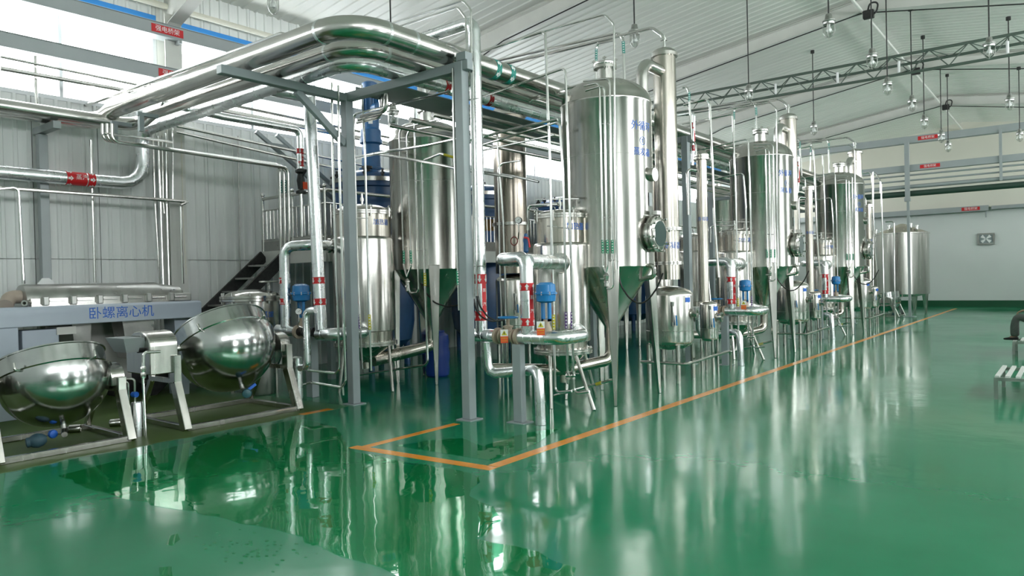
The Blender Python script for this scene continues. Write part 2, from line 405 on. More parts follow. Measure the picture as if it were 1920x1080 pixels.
# ---- windows
fm = MAT_FRAME = mat('window_frame', (.72, .74, .75), .4)
for i, (y0, y1) in enumerate(BAYS):
    y0 = max(y0, YF)+.16; y1 -= .16
    w = MB().box(XW-.05, XW+.02, y0, y1, WZ0, WZ0+.06).box(XW-.05, XW+.02, y0, y1, WZ1-.05, WZ1)
    for k in range(5):
        y = y0+(y1-y0-.05)*k/4; w.box(XW-.045, XW+.015, y, y+.05, WZ0+.06, WZ1-.05)
    t = Th('window_%d' % (i+1), kind='structure', org=(XW, y0, WZ0), mb=w, mt=fm)
    for k in range(4):
        a = y0+(y1-y0-.05)*k/4+.05; b = y0+(y1-y0-.05)*(k+1)/4
        t.part('pane', MB().box(XW-.02, XW-.014, a, b, WZ0+.06, WZ1-.05), GLASS)
    t.part('blue_film_strip', MB().box(XW+.021, XW+.05, y0, y1, WZ1+.005, WZ1+.085), BLUEF, label='blue protective film along the head')
    t.part('side_panel', MB().box(XW-.06, XW+.01, y0-.16, y0, WZ0, WZ1).box(XW-.06, XW+.01, y1, y1+.16, WZ0, WZ1), WHITE, kind='stuff')
    w = MB(); Z0, Z1 = WZR, WZ1
    w.box(XE-.02, XE+.05, y0+.1, y1-.1, Z0, Z0+.06).box(XE-.02, XE+.05, y0+.1, y1-.1, Z1-.06, Z1)
    for k in range(4): 
        y = y0+.1+(y1-y0-.26)*k/3; w.box(XE-.02, XE+.05, y, y+.06, Z0+.06, Z1-.06)
    t = Th('window_%d' % (i+11), kind='structure', org=(XE, y0, Z0), mb=w, mt=fm)
    t.part('pane', MB().box(XE+.02, XE+.026, y0+.16, y1-.16, Z0+.06, Z1-.06), GLASS)
# ---- roof: ribbed sheets from eave to ridge
def zroof(x): return ZE+(ZR-ZE)*((x-XW)/(XR-XW) if x < XR else (XE-x)/(XE-XR))
ce = Th('ceiling', kind='structure', mb=MB().prism([(XW-.3, YF-.3, ZE+.06), (XR, YF-.3, ZR+.10), (XE+.3, YF-.3, ZE+.06), (XE+.3, YF-.3, ZE+.2), (XR, YF-.3, ZR+.25), (XW-.3, YF-.3, ZE+.2)], (0, YB-YF+.6, 0)), mt=WHITEC)
def roof_sheet(xa, xb):
    m = MB(); n = 4; s = 1.0/n; pr = []
    for i in range(n): pr += [(i*s+.004*(i == 0), 0), (i*s+s*.72, 0), (i*s+s*.80, -.018), (i*s+s*.92, -.018)]
    pr += [(.996, 0)]
    vs = []
    for y, d in pr: vs += [(xa, y, zroof(xa)+d), (xb, y, zroof(xb)+d)]
    k = len(pr)
    vs += [(xa, .004, zroof(xa)+.04), (xb, .004, zroof(xb)+.04), (xa, .996, zroof(xa)+.04), (xb, .996, zroof(xb)+.04)]
    return m.add(vs, [(2*i, 2*i+1, 2*i+3, 2*i+2) for i in range(k-1)]+[(2*k, 2*k+1, 1, 0), (2*k-2, 2*k-1, 2*k+3, 2*k+2)])
for xa, xb in ((XW, XR), (XR, XE)):
    me = roof_sheet(xa, xb).mesh('roof_panel', (0, 0, 0), WHITEC, sharp=20)
    for k in range(int(YB-YF)): place('roof_panel', me, ce.o, (0, YF+k, 0))
# ---- portal frames: columns on the left wall and tapered rafters
for i in range(0, 6):
    y = 6.0*i
    if i:
        c = MB().box(XW+.0, XW+.02, y-.14, y+.14, 0, 6.3).box(XW+.02, XW+.28, y-.006, y+.006, 0, 6.1).box(XW+.28, XW+.30, y-.14, y+.14, 0, 6.1)
        Th('trim_%d' % (20+i), kind='structure', mb=c, mt=WHITES, org=(XW, y, 0))
    def frame(xa, xr_, sg):
        pts = [0, .35, 2.6, abs(xr_-xa)]; dep = [.95, .80, .38, .34]; m = MB(); lo = []; hi = []
        for d, h in zip(pts, dep):
            x = xa+sg*d; hi.append((x, zroof(x)-.01)); lo.append((x, zroof(x)-h))
        for k in range(3):
            (x0, a0), (x1, a1) = lo[k], lo[k+1]; (_, b0), (_, b1) = hi[k], hi[k+1]
            m.prism([(x0, y-.005, a0), (x1, y-.005, a1), (x1, y-.005, b1), (x0, y-.005, b0)], (0, .01, 0))
            m.bar((x0, y, a0), (x1, y, a1), .22, .014); m.bar((x0, y, b0-.05), (x1, y, b1-.05), .22, .014)
        return m
    Th('trim_%d' % (30+i), kind='structure', mb=frame(XW+.02, XR, 1), mt=WHITES, org=(XW, y, ZE))
    Th('trim_%d' % (40+i), kind='structure', mb=frame(XE-.02, XR, -1), mt=WHITES, org=(XE, y, ZE))
rp = pipe('white ridge pipe running under the roof apex from end to end', .035, [(XR, -3, 7.47), (XR, 35.9, 7.47)], WHITES, name='ridge_pipe')
pipe('cream conduit along the wall just above the blue window film, near the picture top', .05, [(XW+.12, 1, 6.28), (XW+.12, 35, 6.28)], CREAM, name='wall_conduit')
# ------------------------------------------------------------------ process equipment
UN = ['nearest', 'middle', 'farthest']
def sh(pts, D): return [V(p)+V(D) for p in pts]
def ring_bolts(t, par, c, r, z, n, hw=.012, hh=.03, name='bolt'):
    me = None
    for k in range(n):
        a = 2*PI*k/n+.2; p = V((c[0]+r*math.cos(a), c[1]+r*math.sin(a), z))
        t.part(name, MB().lathe(p-V((0, 0, hh/2)), [(hw, 0), (hw, hh)], seg=6), DKSTEEL, parent=par)
def eye_clamp(t, c, r, z, n, s=1.0):
    """hinged eye-bolt clamps round a lid"""
    for k in range(n):
        a = 2*PI*k/n+.35; d = V((math.cos(a), math.sin(a), 0)); p = V((c[0], c[1], z))+d*r
        m = MB().bar(p-V((0, 0, .07*s)), p+V((0, 0, .06*s)), .02*s, .02*s)
        q = p+V((0, 0, .075*s)); tn = V((-d.y, d.x, 0))
        m.tube([q+tn*(.022*s*math.cos(u))+V((0, 0, .022*s*math.sin(u))) for u in [2*PI*i/10 for i in range(11)]], .006*s, 5, .001, 1)
        t.part('lid_clamp', m, PIPEB)
def evaporator(k, D, c, r, z0, z1, label, text, row):
    c = V((c[0], c[1]+D, 0)); t = Th('evaporator_tank', label, 'tank', (c.x, c.y, 0), 'domed evaporator tanks')
    sh_ = t.part('shell', MB().lathe(c, [(r, z0), (r, z1-.05), (r+.014, z1-.03), (r+.014, z1-.015), (r, z1)]+dome(r, z1, .34, 9, .10)[1:], seg=56), STEEL)
    t.part('weld_seam', MB().lathe(c, [(r-.01, (z0+z1)/2+.35-.006), (r+.004, (z0+z1)/2+.35), (r-.01, (z0+z1)/2+.35+.006)], seg=56, close=False), DKSTEEL, parent=sh_)
    t.part('bottom_cone', MB().lathe(c, [(.085, .80), (.085, .95), (r-.012, z0)], seg=48), STEEL)
    for a in (30, 140, 250, 320) if row == 0 else (60, 150, 240, 320):
        d = V((math.cos(math.radians(a)), math.sin(math.radians(a)), 0))
        if row == 0: d = {30: V((.70, .98, 0)), 140: V((-.72, .75, 0)), 250: V((-.70, -.85, 0)), 320: V((.70, -1.05, 0))}[a]
        top = c+d*(r*.93 if row else r*.80)+V((0, 0, z0+.06)); ft = c+d*(r*.93 if row else r*.98)
        t.part('leg', MB().bar(ft, top, .045, .04, up=d, w2=.175, h2=.12), STEEL, bev=.006)
    n0 = z1+.30
    t.part('neck', MB().lathe(c, [(.105, n0-.04), (.105, n0+.22)], seg=28), PIPEB)
    lid = t.part('neck_lid', MB().lathe(c, [(.105, n0+.19), (.15, n0+.19), (.15, n0+.225), (.145, n0+.23), (.15, n0+.24), (.15, n0+.265), (.09, n0+.29), (.02, n0+.30)], seg=28), PIPEB)
    for j in range(4):
        a = j*PI/2+.5; p = c+V((.145*math.cos(a), .145*math.sin(a), n0+.23))
        t.part('wing_nut', MB().bar(p-V((0, 0, .06)), p+V((0, 0, .09)), .014, .014).bar(p+V((-.025, 0, .07)), p+V((.025, 0, .07)), .012, .02), PIPEB, parent=lid)
    if row == 0:
        # manhole facing the aisle
        mz = 2.15; y = c.y+.06; o = V((c.x, y, mz)); x0 = .50; dx = 1
        mh = t.part('manhole', MB().lathe(o, [(.19, .45), (.19, .62), (.235, .63), (.235, .665)], ax=(1, 0, 0), seg=40), PIPEB)
        t.part('manhole_door', MB().lathe(o, [(.235, .672), (.235, .70), (.20, .72), (.165, .73)], ax=(1, 0, 0), seg=40), STEEL, parent=mh)
        t.part('manhole_glass', MB().lathe(o, [(.165, .722), (.165, .734)], ax=(1, 0, 0), seg=32), SIGHT, parent=mh, label='dark round glass')
        for j in range(8):
            a = 2*PI*j/8+.2; p = o+V((.66, .225*math.cos(a), .225*math.sin(a)))
            t.part('swing_bolt', MB().tube([p-V((.05, 0, 0)), p+V((.10, 0, 0))], .010, 6).lathe(p+V((.09, 0, 0)), [(.018, -.008), (.018, .014)], ax=(1, 0, 0), seg=6), PIPEB, parent=mh)
        t.part('door_handle', MB().tube([o+V((.70, -.20, .06)), o+V((.75, -.20, .06)), o+V((.75, -.20, -.05)), o+V((.70, -.20, -.05))], .008, 6, .02), PIPEB, parent=mh)
        t.part('hinge', MB().bar(o+V((.64, 0, .27)), o+V((.72, 0, .27)), .12, .05), PIPEB, parent=mh)
        s = V((c.x, y+.03, 2.92))
        sg = t.part('sight_glass', MB().lathe(s, [(.085, .5), (.085, .66), (.065, .66)], ax=(1, 0, 0), seg=28), PIPEB)
        t.part('sight_lens', MB().lathe(s, [(.064, .64), (.064, .655)], ax=(1, 0, 0), seg=24), SIGHT, parent=sg)
        a = math.atan2(.06, .6)
        q = poly_cyl([[(-.05, -.085), (.05, -.085), (.05, .085), (-.05, .085)]], c, r, a, 2.60, .008)
        t.part('name_plate', q, GREYL, label='small grey plate')
        a = cam_ang(c)+math.radians(48)
        for ch, z, sz in (('\u5916\u5faa\u73af', 3.52, .13), ('\u2460', 3.33, .13), ('\u84b8\u53d1\u5668', 3.19, .11)):
            t.part('lettering', text_cyl(ch, sz, c, r, a+.03, z), INKB, label='blue lettering', kind='stuff')
        # float valve pot on the cone's side and its bracket
        t.part('lower_fitting', MB().tube([c+V((r-.02, -.02, 1.74)), c+V((r+.07, -.02, 1.74)), c+V((r+.07, -.02, 1.60)), c+V((r-.16, -.02, 1.56))], .03, 8, .05), PIPEB)
        # vapour duct from the neck down beside the dome, with its bend up into the tower
        t.part('vapour_duct', MB().tube([c+V((0, .09, n0+.08)), c+V((.0, .98, n0-.06))], .062, 16), PIPEB)
        y2 = c.y+1.05
        du = t.part('vapour_riser', MB().lathe((c.x, y2, 0), [(.075, 3.35), (.075, n0+.02), (.105, n0+.02), (.105, n0+.06), (.075, n0+.06)], seg=24), PIPEB)
        t.part('vapour_elbow', MB().tube([(c.x, y2, n0+.04), (c.x, y2, n0+.52), (c.x, y2+.70, n0+.52)], .085, 20, .22, 8), PIPEB, parent=du)
    return t
def tower(D, c, r, z0, z1, label, fl=(), text=None, tz=2.1):
    c = V((c[0], c[1]+D, 0)); t = Th('condenser_tower', label, 'tower', (c.x, c.y, z0), 'tall condenser columns')
    sh_ = t.part('shell', MB().lathe(c, [(r, z0), (r, z1)], seg=40), STEELW if r < .25 else REFLST)
    t.part('head', MB().lathe(c, [(r+.03, z1-.03), (r+.03, z1+.02)]+[(a*(r+.015)/r, b) for a, b in dome(r, z1+.02, r*.55, 6)], seg=36), STEEL)
    for z in fl:
        f = t.part('flange', MB().lathe(c, [(r+.05, z-.025), (r+.05, z-.004), (r+.045, z), (r+.05, z+.004), (r+.05, z+.025)], seg=36), PIPEB)
        ring_bolts(t, f, c, r+.035, z, 10)
    if text: t.part('lettering', text_cyl(text, .11, c, r, cam_ang(c)+.45, tz), INKB, label='blue lettering', kind='stuff')
    n = c+V((0, 0, z1+.02+r*.5))
    nz = t.part('top_nozzle', MB().lathe(n, [(.03, 0), (.03, .12), (.05, .12), (.05, .15), (.03, .15), (.03, .2)], seg=16), PIPE)
    return t
def receiver(D, c, r, z0, z1, label, legs, gauge=True, patch=True):
    c = V((c[0], c[1]+D, 0)); t = Th('receiver_vessel', label, 'vessel', (c.x, c.y, 0), 'small receiver vessels on legs')
    h = r*.42
    t.part('shell', MB().lathe(c, [(a, 2*z0-b) for a, b in reversed(dome(r, z0, h, 7))]+dome(r, z1, h, 7), seg=44), STEEL)
    t.part('girth_seam', MB().lathe(c, [(r-.004, z0+.15), (r+.004, z0+.155), (r-.004, z0+.16)], seg=44, close=False), DKSTEEL)
    for dx, dy in legs:
        t.part('leg', MB().tube([(c.x+dx, c.y+dy, 0), (c.x+dx, c.y+dy, z0-h*.35)], max(.022, r*.10), 12), STEEL)
    if gauge:
        a = cam_ang(c)+.12; d = V((math.cos(a), math.sin(a), 0)); p = c+d*(r+.045); zc = (z0+z1)/2+.08
        g = t.part('level_gauge', MB().tube([c+d*(r-.02)+V((0, 0, zc+.14)), p+V((0, 0, zc+.14)), p+V((0, 0, zc-.14)), c+d*(r-.02)+V((0, 0, zc-.14))], .014, 8, .03), DKSTEEL)
        for dz in (.15, -.15): t.part('gauge_cock', MB().lathe(p+V((0, 0, zc+dz)), [(.03, -.03), (.03, .03)], seg=8), PIPEB, parent=g)
        t.part('cock_lever', MB().bar(p+V((.05, 0, zc-.02)), p+V((.06, 0, zc-.17)), .022, .012), BLUEB, parent=g, label='blue lever')
    a = cam_ang(c)+.85
    if patch: t.part('label_patch', poly_cyl([[(-.05+.1*i/4, -.035), (-.05+.1*(i+1)/4, -.035), (-.05+.1*(i+1)/4, .035), (-.05+.1*i/4, .035)] for i in range(4)], c, r, a, z1-.06), INKB, label='blue label')
    a = cam_ang(c)+1.25; d = V((math.cos(a), math.sin(a), 0)); o = c+V((0, 0, (z0+z1)/2+.07))
    t.part('hand_hole', MB().lathe(o, [(.055, r-.03), (.055, r+.05), (.08, r+.05), (.08, r+.075), (.05, r+.075), (.05, r+.06)], ax=d, seg=20), PIPEB)
    return t
def heater(D, c, r, r2, zl, label, legs, text=True, nz=None):
    """calandria: zl = (lid, flange, neck bottom, jacket bottom, ring, cone bottom)"""
    c = V((c[0], c[1]+D, 0)); t = Th('heat_exchanger', label, 'heater', (c.x, c.y, 0), 'steam heaters with clamped lids')
    lid, fl_, nk, jb, rg, cb = zl
    ja = t.part('jacket', MB().lathe(c, [(r-.012, jb), (r, jb+.012), (r, nk-.05)]+[(r-.05+.05*math.cos(u), nk-.05+.05*math.sin(u)) for u in (.5, 1.0, 1.57)], seg=48), STEEL)
    t.part('upper_shell', MB().lathe(c, [(r2, nk-.03), (r2, fl_-.02)], seg=44), STEELW)
    ld = t.part('lid', MB().lathe(c, [(r2+.035, fl_-.03), (r2+.035, fl_-.004), (r2+.03, fl_), (r2+.035, fl_+.004), (r2+.035, fl_+.025)]+dome(r2*.96, fl_+.025, lid-fl_-.025, 6), seg=44), STEEL)
    eye_clamp(t, c, r2+.03, fl_, 8)
    t.part('lower_shell', MB().lathe(c, [(r2, rg+.02), (r2, jb+.02)], seg=40), STEELW)
    bf = t.part('base_flange', MB().lathe(c, [(r+.02, rg-.035), (r+.02, rg-.006), (r+.012, rg), (r+.02, rg+.006), (r+.02, rg+.03)], seg=44), PIPEB)
    ring_bolts(t, bf, c, r-.005, rg, 14, .012, .09)
    t.part('bottom_cone', MB().lathe(c, [(.05, cb-.1), (.05, cb), (r2, rg-.03)], seg=36), STEELW)
    for (tx, ty), (fx, fy) in legs:
        t.part('leg', MB().tube([(c.x+fx, c.y+fy, 0), (c.x+tx, c.y+ty, rg-.03)], .024, 10), STEEL)
    if text:
        t.part('lettering', text_cyl('\u52a0\u70ed\u5668', .10, c, r2, cam_ang(c)+.72, (fl_+nk)/2+.02), INKB, label='blue lettering', kind='stuff')
    cx = c+V((0, 0, lid-.01))
    t.part('lid_valve', MB().lathe(cx, [(.018, 0), (.018, .06), (.03, .06), (.03, .11), (.018, .11), (.018, .17)], seg=12), PIPE)
    return t
for k in range(3):
    D = 6.0*k; u = UN[k]
    evaporator(k, D, (-4.95, 8.42), .60, 1.74, 3.90, {0: 'big steel evaporator tank with round manhole nearest to the camera in the aisle row', 1: 'middle one of the three manhole evaporator tanks along the aisle', 2: 'farthest one of the three manhole evaporator tanks along the aisle'}[k], 1, 0)
    c = (-4.95, 10.2)
    tower(D, c, .172, 1.55, 4.98, 'tall slim condenser tower standing right beside the %s manhole tank in the aisle row' % u, (2.32, 1.80), '\u51b7\u51dd\u5668', 2.06)
    receiver(D, c, .36, .62, 1.30, 'round receiver vessel on four legs beneath the tower of the %s aisle tank' % u, [(.24, -.24), (.26, .24), (-.24, .24), (-.24, -.24)])
    c = (-4.76, 11.25)
    receiver(D, c, .145, .58, 1.12, 'slim little receiver vessel right of the larger one at the %s aisle unit' % u, [(.09, -.09), (.10, .09), (-.10, .09), (-.10, -.09)])
    c2 = V((-4.86, 11.3+D, 0))
    t = Th('cooler_column', 'slim cooler column rising above the little receiver at the %s aisle unit' % u, 'column', (c2.x, c2.y, 1.2), 'slim cooler columns')
    t.part('shell', MB().lathe(c2, [(.085, 1.17), (.085, 3.52)], seg=28), STEELW)
    h = t.part('head', MB().lathe(c2, [(.13, 3.50), (.13, 3.54), (.12, 3.545), (.13, 3.55), (.13, 3.58)]+dome(.10, 3.58, .08, 5), seg=28), STEEL)
    ring_bolts(t, h, c2, .115, 3.54, 8, .009, .08)
    t.part('side_bend', MB().tube([c2+V((-.06, -.05, 3.33)), c2+V((-.19, -.12, 3.36)), c2+V((-.19, -.12, 2.6))], .028, 12, .09), PIPE)
    t.part('lettering', text_cyl('\u51b7\u5374\u5668', .075, c2, .085, cam_ang(c2)+.3, 2.52), INKB, kind='stuff')
    c = (-5.25, 7.72)
    heater(D, c, .36, .305, (2.49, 2.40, 2.06, .80, .68, .36), 'jacketed steam heater with clamped domed lid before the %s aisle tank' % u,
           [((.30, -.17), (.62, -.28)), ((.04, -.35), (.12, -.46)), ((-.32, .12), (-.58, .36)), ((.10, .34), (.16, .52))])
    # ---- back row
    evaporator(k, D, (-8.3, 8.42), .62, 1.80, 3.86, {0: 'big domed steel tank in the back row, nearest one, left of the grey rack post', 1: 'middle domed tank of the back row behind the aisle units', 2: 'farthest domed tank of the back row behind the aisle units'}[k], 0, 1)
    c = (-8.2, 10.45)
    tower(D, c, .30, 1.72, 4.62, 'broad dark condenser tower in the back row behind the %s aisle unit' % u, (2.62,))
    receiver(D, c, .31, .62, 1.58, 'dark receiver vessel under the broad back-row tower at the %s unit' % u, [(.2, -.2), (.2, .2), (-.2, .2), (-.2, -.2)], patch=False)
    heater(D, (-8.55, 7.24), .46, .42, (2.80, 2.66, 2.30, .88, .70, .40), 'large ribbed steam heater of the back row in front of the %s domed tank' % u,
           [((.45, .06), (.60, -.02)), ((.05, -.45), (.02, -.54)), ((-.44, .10), (-.52, .12)), ((.10, .44), (.12, .52))], text=(k == 0))
# ---- steam stations: riser, header, valves
def diaphragm_valve(c, s, label, D=0):
    """blue actuator on a yoke; c = foot on the header"""
    c = V(c)+V((0, D, 0)); t = Th('control_valve', label, 'valve', c, 'blue diaphragm valves')
    t.part('valve_body', MB().lathe(c, [(.05*s, -.02), (.06*s, .06), (.035*s, .12), (.035*s, .17)], seg=16), BEIGE)
    t.part('yoke', MB().box(c.x-.055*s, c.x-.03*s, c.y-.02, c.y+.02, c.z+.15*s, c.z+.36*s).box(c.x+.03*s, c.x+.055*s, c.y-.02, c.y+.02, c.z+.15*s, c.z+.36*s).box(c.x-.055*s, c.x+.055*s, c.y-.02, c.y+.02, c.z+.15*s, c.z+.175*s), BLUEB)
    h = t.part('actuator', MB().lathe(c, [(.055*s, .35*s), (.105*s, .37*s), (.11*s, .44*s), (.125*s, .445*s), (.125*s, .465*s), (.11*s, .47*s), (.105*s, .55*s), (.06*s, .575*s)], seg=28), BLUEB)
    ring_bolts(t, h, c, .118*s, c.z*0+c.z+.455*s, 8, .008*s, .035*s)
    return t
def tag(p, label, D=0, w=.085, h=.15):
    """hanging warning tag: white head with yellow triangle over an orange field"""
    p = V(p)+V((0, D, 0)); d = V((-p.x, -p.y, 0)).normalized(); rx = V((0, 0, 1)).cross(d)*1.0
    t = Th('warning_tag', label, 'tag', p, 'warning tags on the steam headers')
    def pl(u0, u1, v0, v1, e): return MB().prism([p+rx*a+V((0, 0, b))+d*e for a, b in ((u0, v0), (u1, v0), (u1, v1), (u0, v1))], d*.002)
    t.part('card', pl(-w/2, w/2, -h/2, h/2, 0), PAPER)
    o = t.part('warning_field', pl(-w/2, w/2, -h/2, .0, .0025), ORANGE)
    t.part('triangle', MB().prism([p+rx*a+V((0, 0, b))+d*.003 for a, b in ((-.032, .012), (.032, .012), (0, .066))], d*.0015), YELLOW)
    t.part('triangle_mark', MB().prism([p+rx*a+V((0, 0, b))+d*.0048 for a, b in ((-.004, .022), (.004, .022), (.005, .048), (-.005, .048))], d*.001), RUBBER)
    for i, s in enumerate(('\u9ad8\u6e29\u7ba1\u9053', '\u5c0f\u5fc3\u70eb\u4f24')):
        t.part('lettering', text_flat(s, .018, p+V((0, 0, -.022-.03*i))+d*.0048, rx, (0, 0, 1), .0005), YELLOW, parent=o, kind='stuff')
    return t
def hand_valve(c, label, D=0, s=1.0, mt=None):
    c = V(c)+V((0, D, 0)); t = Th('hand_valve', label, 'valve', c, 'hand valves on the steam headers')
    t.part('valve_body', MB().lathe(c, [(.085*s, -.10*s), (.085*s, -.08*s), (.06*s, -.075*s), (.07*s, 0), (.06*s, .075*s), (.085*s, .08*s), (.085*s, .10*s)], ax=(1, 0, 0), seg=20), BEIGE)
    t.part('bonnet', MB().lathe(c, [(.05*s, .03*s), (.045*s, .10*s), (.06*s, .10*s), (.06*s, .12*s), (.02*s, .13*s), (.02*s, .21*s)], seg=16), BEIGE)
    w = t.part('handwheel', MB().tube([c+V((.11*s*math.cos(u), .11*s*math.sin(u), .215*s)) for u in [2*PI*i/20 for i in range(21)]], .011*s, 6, .001, 1), mt or BLUEB, label='blue handwheel')
    for j in range(3):
        a = j*PI*2/3; t.part('spoke', MB().bar(c+V((0, 0, .215*s)), c+V((.11*s*math.cos(a), .11*s*math.sin(a), .215*s)), .016*s, .01*s), mt or BLUEB, parent=w)
    return t
def gauge(c, d, r, label, stem):
    """round pressure gauge facing d"""
    c = V(c); d = V(d).normalized(); t = Th('pressure_gauge', label, 'gauge', c, 'pressure gauges')
    t.part('case', MB().lathe(c, [(r, -.03), (r, .012), (r*.9, .014)], ax=d, seg=24), RUBBER)
    f = t.part('dial', MB().lathe(c, [(r*.9, .011), (r*.9, .016)], ax=d, seg=24), DIAL)
    rx = V((0, 0, 1)).cross(d).normalized()
    t.part('needle', MB().bar(c+d*.018-rx*r*.2-V((0, 0, r*.15)), c+d*.018+rx*r*.55+V((0, 0, r*.4)), .004, .002, up=d), RUBBER, parent=f)
    t.part('stem', MB().tube([c-V((0, 0, r*.9))]+[V(q) for q in stem], .009, 6, .03), PIPEB)
    return t
for k in range(3):
    D = 6.0*k; u = UN[k]; y = 6.4
    hd = Th('steam_header', 'foil-clad steam header on grey posts at the %s aisle unit' % u, 'pipe', (-4.9, y+D, .96), 'foil-clad steam headers')
    hd.part('left_run', MB().tube(sh([(-5.66, y+.12, .96), (-5.60, y, .96), (-5.26, y, .96)], (0, D, 0)), .075, 20, .05, 3, .11), FOIL)
    hd.part('right_run', MB().tube(sh([(-4.96, y, .96), (-4.38, y, .96), (-4.38, y+.42, .96), (-4.85, y+1.05, .98)], (0, D, 0)), .075, 20, .12, 3, .14), FOIL)
    for x in (-5.25, -4.95):
        hd.part('flange', MB().lathe((x, y+D, .96), [(.095, -.018), (.095, .018)], ax=(1, 0, 0), seg=24), BEIGE)
    hand_valve((-5.10, y, .96), 'hand valve with blue wheel on the %s aisle steam header' % u, D)
    tag((-5.07, y-.11, .97), 'orange warning tag hanging at the hand valve of the %s aisle header' % u, D)
    if k < 2: tag((-4.57, y-.10, 1.07), 'orange warning tag hanging below the control valve of the %s aisle header' % u, D)
    diaphragm_valve((-4.585, y+.03, .99), 1.0 if k == 0 else .9, 'bright blue control valve on the %s aisle steam header' % u, D)
    r = Th('steam_riser', 'foil-clad steam riser with red arrow bands before the %s aisle heater' % u, 'pipe', (-4.82, y+D, .96), 'foil-clad steam risers')
    rc = (-4.82, y+D)
    r.part('riser_pipe', MB().tube(sh([(-4.82, y, 1.0), (-4.82, y, 1.84), (-5.30, y+.16, 1.84), (-5.55, y+.8, 1.84)], (0, D, 0)), .076, 20, .10, 2, .38), FOIL)
    r.part('branch', MB().tube(sh([(-4.82, y+.02, 1.80), (-5.02, y+.98, 1.80)], (0, D, 0)), .085, 18, seams=.3), FOIL)
    r.part('branch_flange', MB().lathe((-5.02, y+.96+D, 1.80), [(.12, -.02), (.12, .02)], ax=(-.2, .96, 0), seg=24), PIPEB)
    steam_label(r, rc, .076, 1.13+.0, 1.52, 1)
    # drop to the floor
    t = pipe('foil-clad drain bend running down to the floor before the %s aisle heater' % u, .058, sh([(-5.46, y+.02, .88), (-5.46, y+.06, .50), (-4.98, y+.14, .56), (-4.70, y+.02, .60), (-4.67, y, .0)], (0, D, 0)), FOIL, .10, 'foil_drain', seg=18, nb=2, seams=.28)
    pipe('thick circulation pipe between the cone of the %s aisle tank and its heater' % u, .075, sh([(-4.95, 8.42, .82), (-4.95, 8.42, .50), (-5.25, 7.72, .42), (-5.95, 7.1, .46)], (0, D, 0)), STEELW, .14, 'circulation_pipe', seg=18)
    g = Th('grey_post', 'short grey box post under the steam header at the %s aisle unit' % u, 'post', (-4.94, 6.36+D, 0), 'short header posts')
    g.part('post', MB().box(-5.0, -4.88, 6.33+D, 6.42+D, .01, .88), GREY, bev=.006)
    g.part('base_plate', MB().box(-5.06, -4.82, 6.28+D, 6.47+D, 0, .01), GREY)
# ------------------------------------------------------------------ pipe rack
rk = [(6.2, 'nearest'), (12.2, 'second'), (18.2, 'third'), (24.2, 'last')]
for y, w in rk:
    t = Th('pipe_rack', 'grey goal-post rack frame of box posts and beam, %s from the camera' % w, 'rack', (-6.56, y, 0), 'grey pipe rack frames')
    for x in (-7.58, -5.54):
        t.part('post', MB().box(x-.06, x+.06, y-.06, y+.06, .012, 4.11), GREY, bev=.006)
        t.part('base_plate', MB().box(x-.11, x+.11, y-.11, y+.11, 0, .012), GREY)
    t.part('beam', MB().box(-7.64, -5.40, y-.05, y+.05, 4.0, 4.11), GREY, bev=.005)
    if y > 7: t.part('lower_beam', MB().box(-7.52, -5.60, y-.035, y+.035, 3.55, 3.63), GREY)
    if y < 7:
        t.part('cantilever', MB().box(-7.635, -7.525, 4.40, y-.06, 4.0, 4.10), GREY, bev=.005)
        t.part('brace', MB().bar((-7.58, 5.42, 4.0), (-7.58, 6.14, 3.44), .07, .09), GREY, bev=.005)
        t.part('end_cap', MB().box(-5.56, -5.42, y-.06, y+.06, 4.112, 4.20), GREY)
YEND = 25.5
def trunk(label, r, z, y, x, mt, bend, lab2=None, xw=-11.62, yl=-1.0):
    pts = [(xw, yl, z-.12), (xw, y, z-.12), (xw+.5, y, z), (x, y, z), (x, YEND, z)]
    return pipe(label, r, pts, mt, bend, 'main_pipe', seg=28, nb=8, group='big mains on the pipe rack')
p1 = trunk('thickest polished steel main sweeping round the rack corner, outermost of the bundle', .125, 4.245, 4.78, -5.75, PIPEB, .42)
p2 = trunk('thinner polished steel main bending inside the thickest one on the rack', .095, 4.21, 5.19, -6.18, PIPEB, .40, xw=-11.30)
p3 = pipe('foil-clad main with mitred bend, innermost of the three on the rack corner', .098, [(-11.6, -1, 3.24), (-11.6, 5.40, 3.24), (-11.60, 5.40, 4.10), (-11.2, 5.54, 4.16), (-6.66, 5.54, 4.215), (-6.66, YEND, 4.215)], FOIL, .34, 'foil_main', seg=24, nb=4, seams=.55, group='big mains on the pipe rack')
def rings(t, pts, r, d, mt=FOIL):
    for p in pts: t.part('weld_band', MB().lathe(p, [(r, -.02), (r+.006, -.015), (r+.006, .015), (r, .02)], ax=d, seg=28), mt)
rings(p1, [(-6.2, 4.78, 4.245)], .125, (1, 0, 0)); rings(p1, [(-5.75, 5.23, 4.245), (-5.75, 5.62, 4.245)], .125, (0, 1, 0))
rings(p2, [(-6.62, 5.19, 4.21)], .095, (1, 0, 0)); rings(p2, [(-6.18, 5.62, 4.21)], .095, (0, 1, 0))
def flow_h(t, c, r, axis, face, mt, wd=.10, s=1, txt=None, gap=.0):
    """arrow band round a horizontal pipe; face = outward direction towards the viewer"""
    c = V(c); ax = V(axis).normalized(); f = V(face); f = (f-ax*f.dot(ax)).normalized(); g = ax.cross(f)
    b = t.part('flow_band', MB().lathe(c, [(r+.003, -wd/2), (r+.003, wd/2)], ax=ax, seg=24), mt)
    m = MB()
    for k in (-1, 0, 1):
        for poly in arrow(r*.7, wd*.8, s):
            m.add([c+ax*v+(f*math.cos(k*1.1+u/r)+g*math.sin(k*1.1+u/r))*(r+.007) for u, v in poly], [tuple(range(len(poly)))])
    t.part('flow_arrow', m, PAPER, parent=b, label='white arrows', kind='stuff')
